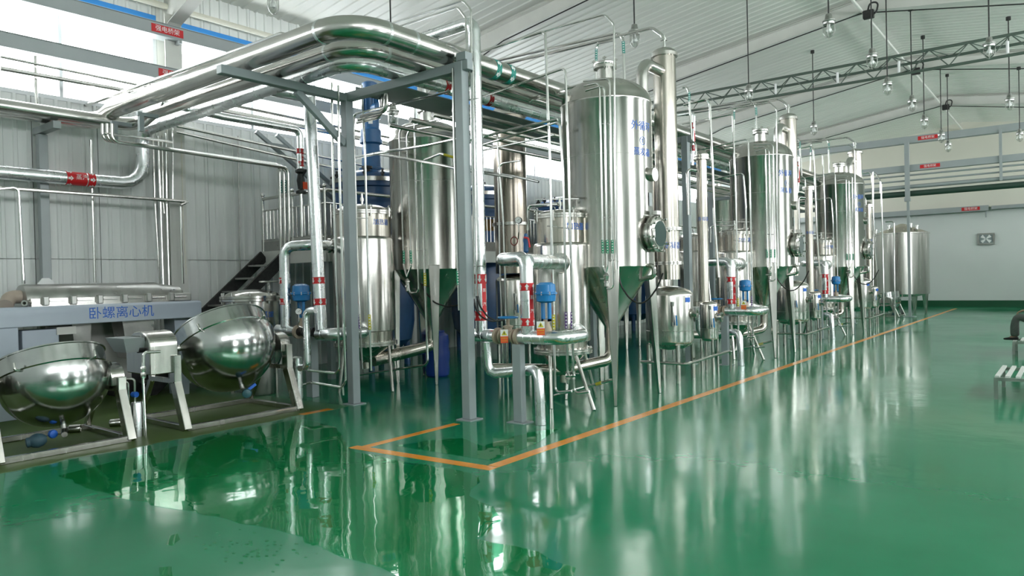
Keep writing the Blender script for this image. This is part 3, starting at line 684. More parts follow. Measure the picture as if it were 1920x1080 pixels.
TEAL = mat('teal_tape', (.01, .25, .20), .45)
flow_h(p1, (-5.75, 7.02, 4.245), .125, (0, 1, 0), (.6, -.4, -.5), TEAL, .09, 1)
flow_h(p1, (-5.75, 7.30, 4.245), .125, (0, 1, 0), (.6, -.4, -.5), TEAL, .09, 1)
flow_h(p3, (-6.66, 7.1, 4.215), .098, (0, 1, 0), (.6, -.4, -.6), RED, .09, -1)
flow_h(p3, (-6.66, 8.0, 4.215), .098, (0, 1, 0), (.6, -.4, -.6), RED, .09, -1)
# steam run low on the wall with its label
for yy in (4.32, 4.62): flow_h(p3, (-11.6, yy, 3.24), .098, (0, 1, 0), (1, -.35, -.1), RED, .09, 1)
q = p3.part('label_strip', MB().lathe((-11.6, 4.47, 3.24), [(.1, -.11), (.1, .11)], ax=(0, 1, 0), seg=24), RED, label='red strip between the arrow bands')
p3.part('lettering', text_flat('\u84b8\u6c7d', .085, (-11.6+.104, 4.47, 3.25), (0, 1, 0), (0, 0, 1), .001), PAPER, parent=q, kind='stuff')
pipe('foil-clad branch bending down from the main into a riser at the second rack post', .072, [(-7.4, 6.40, 4.60), (-5.5, 6.40, 4.62), (-5.5, 6.40, .95)], FOIL, .12, 'foil_riser', seg=18, nb=3, seams=.9).part
t = [o for o in COL.objects if o.name == 'foil_riser'][0]
class _W:  # wrap an existing object so that helpers can hang parts on it
    pass
def wrap(o):
    w = Th.__new__(Th); w.o = o; w.org = o.location.copy(); return w
steam_label(wrap(t), (-5.5, 6.40), .073, 1.19, 1.62, -1, -.1, .11)
# thin pipes running along on and below the rack
for i, (x, z, r, lab) in enumerate([(-7.05, 4.16, .030, 'thin steel line beside the foil main on top of the rack'), (-7.22, 4.16, .024, 'thinner steel line, second inward from the foil main on the rack'), (-7.36, 4.155, .022, 'thin steel line along the inner edge of the rack top'),
        (-5.95, 3.68, .032, 'steel line on the lower rack beam nearest the aisle'), (-6.3, 3.68, .030, 'steel line on the lower rack beam, second from the aisle'), (-6.7, 3.68, .035, 'steel line in the middle of the lower rack beam'), (-7.1, 3.67, .026, 'steel line on the lower rack beam farthest from the aisle')]):
    pts = [(x, 6.5, z), (x, YEND, z)]
    if i < 3: pts = [(x-.5, 6.42+.09*i, z-.32), (x, 6.42+.09*i, z-.32), (x, 6.42+.09*i, z), (x, YEND, z)]
    pipe(lab, r, pts, PIPEB, .1, 'rack_line', group='thin lines along the rack')
t = Th('rack_tray', 'flat grey cable tray lying on the rack beams beside the foil main', 'cable tray', (-7.15, 6.3, 4.11))
t.part('tray_floor', MB().box(-7.50, -6.82, 6.30, YEND, 4.112, 4.126), GREY); t.part('tray_edge', MB().box(-7.515, -7.50, 6.30, YEND, 4.112, 4.21), GREY)
# small line bolted on top of the X-run, with stand-offs
t = pipe('thin steel pipe riding above the thickest main between wall and rack corner', .026, ppts([(140, 205), (480, 82), (527, 64), (556, 71)], y=4.74), PIPE, .12, 'conduit')
for px, py in ((155, 200), (280, 155), (440, 97)):
    p = P(px, py, y=4.74); t.part('stand_off', MB().tube([(p.x, 4.78, 4.32), (p.x, 4.74, p.z)], .012, 6), DKSTEEL)
pipe('thin steel pipe looping over the rack corner beside the riding pipe', .018, [(-9.2, 5.0, 4.32), (-7.75, 5.0, 4.46), (-7.4, 5.2, 4.42), (-7.05, 5.9, 4.34)], PIPE, .1)
# ------------------------------------------------------------------ pipework at the front units
NM = {0: 'nearest', 1: 'middle', 2: 'farthest'}
def unit_pipes(k):
    D = (0, 6.0*k, 0); u = NM[k]; G = 'thin process pipes of the aisle units'
    def up(label, r, spec, mt=None, bend=.06, tapes=(), clamps=(), **kw):
        pts = sh(ppts(spec, **kw), D); t = pipe(label % u, r, pts, mt or PIPE, bend, group=G)
        for (a, b, m, lb) in tapes: tape(t, sh([P(a[0], a[1], **kw), P(b[0], b[1], **kw)], D), r+.003, m, lb)
        for (a, b) in clamps: clamp(t, P(a[0], a[1], **kw)+V(D), P(b[0], b[1], **kw)+V(D))
        return t
    Y = {'y': 7.15}
    up('tall bare pipe with square top bend on the left of the %s aisle heater', .017, [(903, 97), (1022, 58), (1031, 300), (1041, 736), (1072, 733)], tapes=[((1037.8, 590), (1038.4, 618), YELLOW, 'yellow tape')], clamps=[((1026, 424), (1044, 425))], **Y)
    up('middle pipe before the %s aisle heater ending in a purple taped drop', .015, [(903, 272), (1049, 228), (1056, 330), (1064, 690), (1065, 720)], tapes=[((1061.3, 585), (1062, 616), PURPLE, 'purple tape')], clamps=[((1046, 427), (1072, 428))], **Y)
    up('right-hand pipe before the %s aisle heater, purple taped, hooked at the foot', .015, [(903, 182), (1060, 127), (1067, 330), (1075, 700), (1077, 738), (1105, 734)], tapes=[((1071.8, 585), (1072.6, 616), PURPLE, 'purple tape')], **Y)
    for px in ((1065, 703), (1075, 703)): pass
    t = Th('ball_valve', 'pair of small ball valves low down before the %s aisle heater' % u, 'valve', P(1068, 705, **Y)+V(D), 'small ball valves')
    for px in ((1064.5, 704), (1074.6, 704)):
        p = P(*px, **Y)+V(D); t.part('valve_body', MB().lathe(p, [(.018, -.05), (.028, -.045), (.028, -.03), (.02, -.025), (.032, 0), (.02, .025), (.028, .03), (.028, .045), (.018, .05)], seg=12), PIPEB)
        t.part('lever', MB().bar(p+V((.02, -.02, .03)), p+V((.10, -.03, .03)), .014, .006), DKSTEEL)
    # lid feed of the heater
    up('pipe bending over the lid of the %s aisle heater', .018, [(990, 432), (990, 385), (1046, 383)], bend=.07, y=7.62)
    up('level lever bar across above the lid of the %s aisle heater', .011, [(1005, 374), (1086, 373)], y=7.72)
    # triple pipes on the tank face with green tapes
    Y = {'y': 7.72}
    for i, (a, b, lab) in enumerate([([(1095, 161), (1124, 155), (1127, 300), (1131, 500), (1136, 510)], (1129.6, 1130.4), 'left one of the green taped pipes down the face of the %s aisle tank'),
                                ([(1098, 170), (1133, 160), (1135.5, 300), (1139.5, 500), (1136, 510)], (1138.6, 1139.2), 'second green taped pipe down the face of the %s aisle tank'),
                                ([(1094, 152), (1143, 147), (1145.5, 300), (1149, 500), (1149.5, 540), (1138, 541)], (1148.1, 1148.6), 'third green taped pipe down the face of the %s aisle tank')]):
        up(lab, .013, a, tapes=[((b[0], 450), (b[1], 475), GREENT, 'green tape')], clamps=[((a[2][0]+2, 407), (a[2][0]+11, 407.5)), ((a[2][0]+2, 232), (a[2][0]+9, 232.5))] if i < 2 else [((1136, 488), (1152, 488))], **Y)
    up('long plain pipe with high bend standing before the %s aisle tank', .012, [(1008, 62), (1134, 27), (1151, 45), (1153, 300), (1157, 505)], bend=.10, **Y)
    p = P(1137, 523, **Y)+V(D)
    t = Th('strainer', 'small steel strainer under the taped pipes at the %s aisle tank' % u, 'strainer', p, 'small strainers')
    t.part('body', MB().lathe(p, [(.012, -.10), (.028, -.09), (.028, -.05), (.036, -.045), (.036, -.03), (.026, -.02), (.03, .02), (.036, .03), (.036, .045), (.014, .075)], seg=16), PIPEB)
    t.part('side_knob', MB().tube([p+V((-.02, -.02, 0)), p+V((-.06, -.05, 0))], .012, 8), DKSTEEL)
    # lines to the tower top
    Y = {'y': 10.2}
    up('pipe arching over to the head of the %s slim condenser tower', .026, [(903, 130), (1080, 88), (1222, 52), (1242, 66), (1245, 86)], bend=.16, **Y)
    up('pipe with green tape dropping behind the %s aisle tank neck', .022, [(905, 120), (1158, 62), (1168, 72), (1172, 185)], bend=.12, tapes=[((1168.5, 78), (1169.5, 100), TEAL, 'green tape')], **Y)
    up('short green taped pipe stepping down left of the %s slim tower line', .018, [(1150, 76), (1121, 82), (1118, 90), (1117, 178)], bend=.10, tapes=[((1118, 92), (1117.8, 114), TEAL, 'green tape')], **Y)
    up('pipe running from rack to the neck valves of the %s aisle tank', .018, [(985, 186), (1095, 157), (1128, 152)], y=8.3)
    up('second pipe from rack to the dome of the %s aisle tank', .016, [(992, 192), (1000, 186), (1122, 162)], y=8.3)
    # black hose below the cone
    Y = {'y': 8.0}
    t = pipe('black rubber hose sagging beneath the cone of the %s aisle tank' % u, .011, sh(ppts([(1157, 500), (1164, 535), (1180, 560), (1200, 571), (1216, 562), (1232, 540), (1243, 512)], **Y), D), RUBBER, .3, 'rubber_hose', cat='hose', seg=8, nb=4)
    # drain lines between the legs
    up('low drain pipe with yellow tape behind the %s aisle heater feet', .018, [(1040, 742), (1115, 721), (1150, 712)], tapes=[((1118, 720.4), (1128, 717.7), YELLOW, 'yellow tape')], y=7.9)
    pts = [(-5.3, 9.9, .30), (-4.55, 9.9, .30), (-4.55, 11.6, .34), (-4.55, 11.6, .0)]
    pipe('low drain pipe running past the receiver legs at the %s aisle unit' % u, .022, sh(pts, D), PIPEB, .06, group=G)
    # right of the tower
    up('vertical pipe with top bend right of the %s slim tower', .016, [(1280, 164), (1288, 163), (1292, 175), (1297, 265), (1304, 268), (1306, 292)], bend=.07, tapes=[((1292, 172), (1292.5, 190), TEAL, 'green tape')], y=11.2)
    up('longer vertical pipe crossing beside the %s cooler column', .020, [(1282, 197), (1325, 185), (1331, 195), (1340, 420), (1348, 520)], bend=.09, y=11.6)
    up('slim vertical pipe ending by the little receiver at the %s unit', .013, [(1318, 390), (1326, 500), (1332, 560), (1340, 694)], y=11.6)
    up('red and white marked foil pipe dropping behind the %s cooler column' , .030, [(1250, 219), (1301, 212), (1300, 262), (1298, 310)], FOIL, y=11.9)
    q = wrap([o for o in COL.objects if o.get('label', '').startswith('red and white marked foil pipe dropping behind the %s' % u)][0]); c = P(1300, 250, y=11.9)+V(D)
    steam_label(q, (c.x, c.y), .030, P(1299, 278, y=11.9).z, P(1300, 236, y=11.9).z, -1, 0, .10)
    g = P(972, 413, y=7.5)+V(D)
    if k == 0:
        gauge(g, (.35, -.93, 0), .045, 'black rimmed gauge before the broad dark tower, left of the nearest aisle heater', [g+V((0, 0, -.05)), g+V((0, 0, -.16)), g+V((-.05, .05, -.24))])
        c = P(964, 452, y=7.5); q = [o for o in COL.objects if o.get('label', '').startswith('black rimmed gauge')][0]
        wrap(q).part('siphon_loop', MB().tube([c+V((.055*math.cos(v), 0, .055*math.sin(v))) for v in [2*PI*i/18 for i in range(19)]], .008, 6, .001, 1), mat('rusty_red', (.22, .05, .04), .6), label='rust red siphon loop')
        c = P(986, 456, y=7.25); t = Th('cock_valve', 'small blue grey cock with red lever left of the nearest aisle heater', 'valve', c)
        t.part('valve_body', MB().lathe(c, [(.02, -.12), (.035, -.10), (.03, 0), (.04, .03), (.03, .08), (.02, .12)], seg=14), BLUEM); t.part('lever', MB().tube([c+V((0, -.03, .07)), c+V((.07, -.04, .06)), c+V((.09, -.04, -.06))], .012, 6, .03), RED, label='red lever')
for k in range(3): unit_pipes(k)
# ------------------------------------------------------------------ back row: steam station and thin pipes (nearest unit only is in view)
y = 6.15
r = Th('steam_riser', 'leaning foil-clad riser with downward red arrow bands, left of the first grey rack post', 'pipe', P(602, 615, y=y), 'foil-clad steam risers')
a, b = P(579, 168, y=y), P(602, 618, y=y)
r.part('riser_pipe', MB().tube([(a.x+.02, 5.54, 4.17), (a.x, y, 4.18), a, b], .082, 20, .12, 3, .75), FOIL)
def riser_bands(r, a, b, rad, rows, up, strip=None):
    for py in rows:
        f = (py-a[1])/(b[1]-a[1]); px = a[0]+(b[0]-a[0])*f; c = P(px, py, y=y)
        A = cam_ang(c); h = .09
        bd = r.part('flow_band', MB().lathe(c, [(rad+.003, -h/2), (rad+.003, h/2)], ax=P(a[0], a[1], y=y)-P(b[0], b[1], y=y), seg=20), RED, label='red flow band'); m = MB()
        for k in (-1, 0, 1):
            q = poly_cyl(arrow(rad*.62, h*.8, up), c, rad+.006, A+.15+k*1.05, c.z); m.add(q.v, q.f)
        r.part('flow_arrow', m, PAPER, parent=bd, label='white arrows', kind='stuff')
riser_bands(r, (579, 168), (602, 618), .082, (526, 566), -1)
hd = Th('steam_header', 'foil-clad low header behind the kettles left of the first rack post', 'pipe', P(570, 625, y=y), 'foil-clad steam headers')
hd.part('right_run', MB().tube([P(598, 627, y=y), P(628, 627, y=y), P(628, 627, y=y)+V((.02, .5, 0)), (-8.5, 7.0, .92)], .085, 18, .12, 3, .2), FOIL)
hd.part('left_run', MB().tube([P(521, 617, y=y), P(556, 622, y=y)], .07, 18, seams=.2), FOIL)
hd.part('flange', MB().lathe(P(560, 622, y=y), [(.10, -.02), (.10, .02)], ax=(1, 0, 0), seg=20), BEIGE)
hd.part('spool', MB().lathe(P(560, 622, y=y), [(.065, 0), (.05, .10), (.08, .16), (.05, .22), (.07, .38)], ax=(1, 0, 0), seg=18), IRON)
r = Th('steam_riser', 'upright foil-clad riser with upward red arrow bands between the big kettle and the leaning riser', 'pipe', P(536, 610, y=y), 'foil-clad steam risers')
a, b = P(533, 462, y=y), P(536, 612, y=y)
r.part('riser_pipe', MB().tube([b, a, a+V((.35, .22, .01)), (-8.84, 6.88, a.z+.02)], .075, 20, .14, 3, .5), FOIL)
r.part('end_flange', MB().lathe((-8.86, 6.84, a.z+.02), [(.11, -.02), (.11, .02), (.08, .05)], ax=(.3, .6, 0), seg=20), PIPEB)
steam_label(r, (b.x, y), .075, P(536, 565, y=y).z, P(535, 526, y=y).z, 1, -.05)
diaphragm_valve(P(566, 618, y=6.3), 1.15, 'blue control valve between the two foil risers behind the big kettle')
p = P(560, 584, y=6.0); gauge(p, (.77, -.63, 0), .046, 'white faced pressure gauge between the two foil risers', [p+V((0, 0, -.05)), p+V((0, 0, -.14)), p+V((-.03, 0, -.20)), p+V((-.03, .15, -.26))])
t = pipe('foil-clad bend dropping from the leaning riser to the low foil stub', .045, [P(592, 581, y=5.75), P(573, 583, y=5.72), P(577, 688, y=5.70), P(562, 690, y=5.69)], FOIL, .09, 'foil_drain', seg=18, nb=4, seams=.4)
q = P(560, 762, y=5.69)
t = Th('foil_stub', 'short thick upright foil stub standing on the floor right of the big kettle', 'pipe', q, None, MB().lathe((q.x, q.y, 0), [(.062, 0), (.062, .64), (.045, .66), (.0, .665)], seg=24), FOIL)
pipe('thin horizontal pipe at knee height right of the foil stub, upper one', .017, [P(577, 694, y=5.75), P(629, 700, y=6.0), P(637, 692, y=6.0), P(624, 300, y=6.0), P(622, 155, y=6.0)], PIPE, .05, group='thin pipes by the first rack post')
pipe('thin horizontal pipe near the floor right of the foil stub, lower one', .017, [P(565, 722, y=5.75), P(583, 717, y=5.8), P(641, 727, y=6.02), P(648, 715, y=6.02), P(636, 300, y=6.02), P(634, 160, y=6.02)], PIPE, .05, group='thin pipes by the first rack post')
pipe('short upright pipe leg near the floor left of the first rack post', .015, [P(643, 726, y=6.02), P(644, 741, y=6.02)], PIPE, group='thin pipes by the first rack post')
G = 'thin process pipes of the back row'
def bp(label, r, spec, mt=None, bend=.06, tapes=(), clamps=(), floor=False, **kw):
    pts = ppts(spec, **kw); pts += [V((pts[-1].x, pts[-1].y, 0))] if floor else []; t = pipe(label, r, pts, mt or PIPE, bend, group=G)
    for (a, b, m, lb) in tapes: tape(t, [P(a[0], a[1], **kw), P(b[0], b[1], **kw)], r+.003, m, lb)
    for (a, b) in clamps: clamp(t, P(a[0], a[1], **kw), P(b[0], b[1], **kw))
    return t
bp('purple taped pipe before the ribbed heater, square bend at its top', .016, [(846, 171), (664, 214), (663, 235), (672, 540), (679, 692)], tapes=[((673.6, 590), (675.2, 616), PURPLE, 'purple tape')], y=6.5, clamps=[((664, 409), (690, 409))])
bp('yellow taped pipe before the ribbed heater, right of the purple taped one', .016, [(678, 160), (684, 270), (691, 540), (696, 695)], tapes=[((692.6, 590), (693.5, 618), YELLOW, 'yellow tape')], y=6.5)
bp('thin pipe along the left of the second rack post with green tape near its foot', .015, [(849, 128), (852, 270), (861, 582)], tapes=[((858.3, 508), (859.3, 534), GREENT, 'green tape')], y=6.15)
bp('pair pipe on the second rack post, left one, ending in a hose', .013, [(725, 47), (868, 1), (883, 18), (889, 560)], bend=.10, y=6.27)
bp('pair pipe on the second rack post, right one, ending in a hose', .013, [(735, 55), (858, 13), (873, 33), (876, 110), (886, 112), (894, 555)], bend=.08, y=6.27, clamps=[((868, 189), (898, 184)), ((878, 499), (906, 499))])
for i, (s, lab) in enumerate([([(888, 560), (892, 580), (905, 597), (925, 603), (945, 598)], 'black hose curving from the second rack post to the blue handwheel, left one'), ([(894, 555), (900, 575), (915, 595), (932, 602), (946, 600)], 'black hose curving from the second rack post to the blue handwheel, right one')]):
    pipe(lab, .010, ppts(s, y=6.30), RUBBER, .2, 'rubber_hose', 'hose', 'black rubber hoses', 8, 4)
bp('high cross pipe rising to the right before the back-row tank, elbow at its left end', .020, [(655, 298), (704, 288), (802, 272), (862, 259)], y=6.6)
bp('high cross pipe falling to the right in front of the back-row tank', .020, [(704, 288), (800, 304), (862, 317), (962, 333)], y=7.6)
bp('second cross pipe falling to the right between tank and broad tower', .016, [(884, 318, 'y', 6.26), (903, 322), (962, 330), (1010, 341)], y=7.8)
bp('cross pipe rising to the right between rack post and broad tower, upper one', .016, [(884, 263, 'y', 6.26), (903, 257), (960, 242), (1045, 224)], y=7.0)
bp('cross pipe rising to the right between rack post and broad tower, lower one', .014, [(905, 282), (962, 270), (1040, 253)], y=7.6)
bp('left leg of the green taped hairpin on the back-row tank', .015, [(853, 217), (752, 240), (749, 252), (757, 498), (763, 519)], bend=.07, tapes=[((756.5, 470), (757.3, 494), GREENT, 'green tape')], y=7.7)
bp('right leg of the green taped hairpin on the back-row tank', .015, [(822, 236), (767, 245), (763, 256), (771, 498), (763, 519)], bend=.07, tapes=[((770, 470), (770.8, 494), GREENT, 'green tape')], y=7.7, clamps=[((751, 264), (768, 266))])
bp('slim straight pipe right of the green taped hairpin, hooked at its foot', .014, [(777, 190), (778, 300), (785, 548), (768, 549), (766, 530)], y=7.7)
bp('pipe with yellow tape down the face of the back-row tank, turning left near the floor', .018, [(862, 297), (826, 288), (791, 302), (797, 540), (802, 684), (735, 694), (671, 703)], bend=.09, tapes=[((796.3, 512), (797, 536), YELLOW, 'yellow tape'), ((833, 290), (852, 295), YELLOW, 'yellow tape')], clamps=[((777, 338), (795, 340)), ((782, 470), (800, 470))], y=7.65)
p = P(764, 533, y=7.7)
t = Th('strainer', 'small steel strainer under the green taped hairpin of the back-row tank', 'strainer', p, 'small strainers')
t.part('body', MB().lathe(p, [(.012, -.12), (.03, -.10), (.03, -.05), (.04, -.045), (.04, -.03), (.028, -.02), (.03, .03), (.04, .035), (.04, .05), (.014, .09)], seg=16), PIPEB)
t = pipe('black hose under the cone of the back-row tank', .012, ppts([(782, 515), (795, 545), (815, 568), (838, 575), (862, 572)], y=8.0), RUBBER, .3, 'rubber_hose', 'hose', None, 8, 4)
bp('slim pipe in front of the broad dark tower, left one', .013, [(975, 301), (942, 306), (934, 316), (938, 520), (940, 570)], floor=True, y=7.9)
bp('slim pipe in front of the broad dark tower, right one', .014, [(932, 250), (944, 420), (948, 545)], floor=True, y=7.6)
pipe('thick polished elbow from the cone of the back-row tank to the ribbed heater', .10, [(-8.3, 8.42, .80), (-8.3, 8.42, .56), (-8.52, 7.35, .42)], STEELW, .16, 'circulation_pipe', seg=20)
c = (-8.52, 8.76, 0)
t = Th('blue_drum', 'blue plastic drum standing in shadow beneath the back-row tank', 'drum', c)
t.part('drum_body', MB().lathe(c, [(.16, 0), (.19, .03), (.205, .12), (.195, .22), (.21, .30), (.21, .42), (.195, .50), (.205, .58), (.19, .70), (.12, .75)], seg=32), BLUED)
t.part('drum_lid', MB().lathe(c, [(.13, .75), (.13, .775), (.10, .78)], seg=24), BLUED)
# ------------------------------------------------------------------ platform, reactors, stairs
ZP = 2.2
t = Th('platform', 'steel work platform with railing round the blue reactors by the left wall', 'platform', (-10.8, 7.6, 0))
t.part('deck', MB().box(-11.75, -9.9, 7.6, 23.4, ZP-.06, ZP), DKSTEEL)
t.part('front_fascia', MB().box(-11.75, -9.86, 7.54, 7.6, ZP-.22, ZP+.02), WHITES)
t.part('side_fascia', MB().box(-9.90, -9.84, 7.6, 23.4, ZP-.22, ZP+.02), WHITES)
t.part('kick_plate', MB().box(-11.75, -9.86, 7.57, 7.58, ZP+.02, ZP+.24), DKSTEEL)
t.part('kick_plate', MB().box(-9.88, -9.87, 7.6, 23.4, ZP+.02, ZP+.22), DKSTEEL)
for yy in (7.66, 11.5, 15.4, 19.3, 23.3):
    for x in (-11.7, -9.93): t.part('deck_leg', MB().box(x-.05, x+.05, yy-.05, yy+.05, 0, ZP-.06), GREY)
t.part('hand_rail', MB().tube([(-11.70, 7.58, 3.18), (-9.9, 7.58, 3.18), (-9.9, 23.4, 3.18)], .030, 12, .06), PIPEB)
t.part('mid_rail', MB().tube([(-11.70, 7.58, 2.96), (-9.9, 7.58, 2.96), (-9.9, 23.4, 2.96)], .014, 8, .04), PIPEB)
t.part('foot_rail', MB().tube([(-11.70, 7.58, 2.40), (-9.9, 7.58, 2.40), (-9.9, 23.4, 2.40)], .014, 8, .04), PIPEB)
bar = None
for i in range(16):
    if i % 8 == 0: continue
    m = MB().tube([(-11.7+1.8*i/16, 7.58, 2.40), (-11.7+1.8*i/16, 7.58, 2.96)], .010, 6); t.part('baluster', m, PIPEB)
for i in range(130):
    m = MB().tube([(-9.9, 7.70+.12*i, 2.40), (-9.9, 7.70+.12*i, 2.96)], .010, 6); t.part('baluster', m, PIPEB)
for x, yy in ((-11.70, 7.58), (-10.80, 7.58), (-9.9, 7.58), (-9.9, 11.5), (-9.9, 15.4), (-9.9, 19.3)):
    p = t.part('rail_post', MB().tube([(x, yy, ZP), (x, yy, 3.22)], .022, 10), PIPEB)
    t.part('ball_cap', MB().lathe((x, yy, 3.25), [(.036*math.sin(u), -.036*math.cos(u)) for u in [PI*i/8 for i in range(9)]], seg=14, close=False), PIPEB, parent=p)
for k, (yy, lab) in enumerate(((9.45, 'big blue reactor behind the platform railing, nearest one with its tall motor'), (12.75, 'second blue reactor behind the railing, seen right of the rack post'), (16.2, 'third blue reactor, added far back on the platform to block light'), (19.6, 'last blue reactor at the far end of the platform'))):  # third and last reactor are added to block light behind the tanks
    c = (-10.85, yy, 0)
    t = Th('reactor', lab, 'reactor', c, 'blue glass-lined reactors')
    t.part('vessel', MB().lathe(c, [(.1, .25), (.45, .30), (.70, .50), (.76, .85), (.76, 2.1), (.74, 2.14), (.74, 3.40), (.78, 3.42), (.78, 3.50)], seg=48), BLUE)
    ld = t.part('lid', MB().lathe(c, [(.80, 3.515), (.80, 3.58)]+dome(.70, 3.58, .22, 6), seg=48), BLUE)
    t.part('flange_ring', MB().lathe(c, [(.79, 3.50), (.81, 3.505), (.81, 3.585), (.72, 3.59)], seg=48, close=False), PIPEB, parent=ld)
    t.part('insulation_band', MB().lathe(c, [(.745, 2.70), (.75, 2.71), (.75, 2.95), (.745, 2.96)], seg=40, close=False), mat('ochre_rust_%d' % k, (.16, .09, .02), .7, 0, .4, (6, 6, 6)))
    for j in range(14):
        a = 2*PI*j/14; p = V((c[0]+.74*math.cos(a), c[1]+.74*math.sin(a), 3.59))
        t.part('clamp_bolt', MB().bar(p, p+V((0, 0, .14)), .03, .03).bar(p+V((-.04*math.cos(a), -.04*math.sin(a), .06)), p+V((.05*math.cos(a), .05*math.sin(a), .06)), .05, .04), IRON)
    for j in range(4):
        a = j*PI/2+.7; p = V((c[0]+.60*math.cos(a), c[1]+.60*math.sin(a), 0)); t.part('leg', MB().tube([p, p+V((0, 0, .6))], .06, 10), BLUE)
    for j, (dx, dy) in enumerate(((.45, .2), (-.2, .5), (.35, -.42))):
        p = V((c[0]+dx, c[1]+dy, 3.66)); t.part('nozzle', MB().lathe(p, [(.06, -.05), (.06, .10), (.10, .10), (.10, .14), (.05, .15)], seg=16), IRON)
    if k == 0:
        m = V((c[0], c[1], 0))
        g = Th('agitator_motor', 'tall blue agitator motor and gearbox on top of the nearest reactor', 'motor', (c[0], c[1], 3.8))
        g.part('lantern', MB().lathe(m, [(.24, 3.80), (.24, 3.84), (.19, 3.86), (.17, 4.30), (.22, 4.33), (.22, 4.40)], seg=28), BLUEM)
        g.part('gearbox', MB().lathe(m, [(.20, 4.40), (.20, 4.58), (.17, 4.62), (.17, 4.80), (.20, 4.82), (.20, 4.88)], seg=28), BLUEM)
        mo = g.part('motor_body', MB().lathe(m, [(.14, 4.88), (.14, 5.40), (.15, 5.42), (.15, 5.50), (.10, 5.53)], seg=24), BLUEM)
        for j in range(16):
            a = 2*PI*j/16; d = V((math.cos(a), math.sin(a), 0)); g.part('cooling_fin', MB().bar(m+d*.15+V((0, 0, 4.92)), m+d*.15+V((0, 0, 5.36)), .012, .04, up=d), BLUEM, parent=mo)
        d = V((.80, -.1, 0)).normalized(); o = m+V((0, 0, 4.98))+d*.14
        g.part('terminal_box', MB().lathe(o, [(.10, 0), (.10, .16), (.085, .18)], ax=d, seg=20), BLUEM)
        g.part('rating_plate', text_flat('', .1, m, (1, 0, 0), (0, 0, 1)) if False else poly_cyl([[(-.04, -.03), (.04, -.03), (.04, .03), (-.04, .03)]], m, .175, cam_ang(m), 4.71), PAPER, label='small white plate')
# stairs up to the platform along the wall
t = Th('stairs', 'dark steel stair leading up to the platform behind the kettles', 'stairs', (-11.4, 5.6, 0))
for x in (-11.62, -10.92): t.part('stringer', MB().bar((x, 5.05, .02), (x, 7.52, ZP-.06), .05, .20), IRON)
for i in range(9):
    f = (i+.7)/9.6; t.part('tread', MB().box(-11.6, -10.94, 5.05+2.47*f-.11, 5.05+2.47*f+.11, (ZP-.06)*f, (ZP-.06)*f+.03), DKSTEEL)
# roof-ward slanting frame by the wall behind the platform
t = Th('slanting_frame', 'slanting pair of grey steel bars with rungs between windows and platform', 'frame', (-11.3, 8.6, 3.2))
for yy in (0, .42): t.part('side_bar', MB().bar((-11.5, 7.35+yy, 4.35), (-11.5, 9.2+yy*.9, 3.15), .06, .06), GREY)
for f in (.15, .5, .85): t.part('rung', MB().bar((-11.5, 7.35+1.85*f, 4.35-1.2*f), (-11.5, 7.77+1.83*f, 4.35-1.2*f), .04, .04), GREY)
# foil drop with dark valve and red bands
x = -10.35
pts = [P(300, 190, x=x), P(415, 218, x=x), P(556, 243, x=x), P(562, 253, x=x), P(563, 318, x=x)]
t = pipe('foil pipe along the windows bending down into a red banded drop above the railing', .06, pts, FOIL, .10, 'foil_pipe', seg=18, nb=3, seams=.8)
c = P(563, 300, x=x); steam_label(t, (c.x, c.y), .06, P(563, 308, x=x).z, P(563, 284, x=x).z, -1, 0, .085)
p = P(564, 333, x=x)
t = Th('drop_valve', 'dark iron valve under the red banded drop above the railing', 'valve', p)
t.part('valve_body', MB().lathe(p, [(.03, -.28), (.085, -.27), (.085, -.23), (.05, -.20), (.07, -.05), (.05, .06), (.09, .09), (.09, .13), (.05, .16)], seg=18), IRON)
t.part('lever', MB().bar(p+V((.05, 0, .02)), p+V((.16, 0, .12)), .03, .02), IRON)
t.part('tag_plate', MB().box(p.x+.08, p.x+.085, p.y-.02, p.y+.10, p.z-.20, p.z-.08), ORANGE, label='orange tag')
t.part('outlet_pipe', MB().tube([p+V((0, 0, -.27)), p+V((0, 0, -1.0))], .032, 12), PIPE)
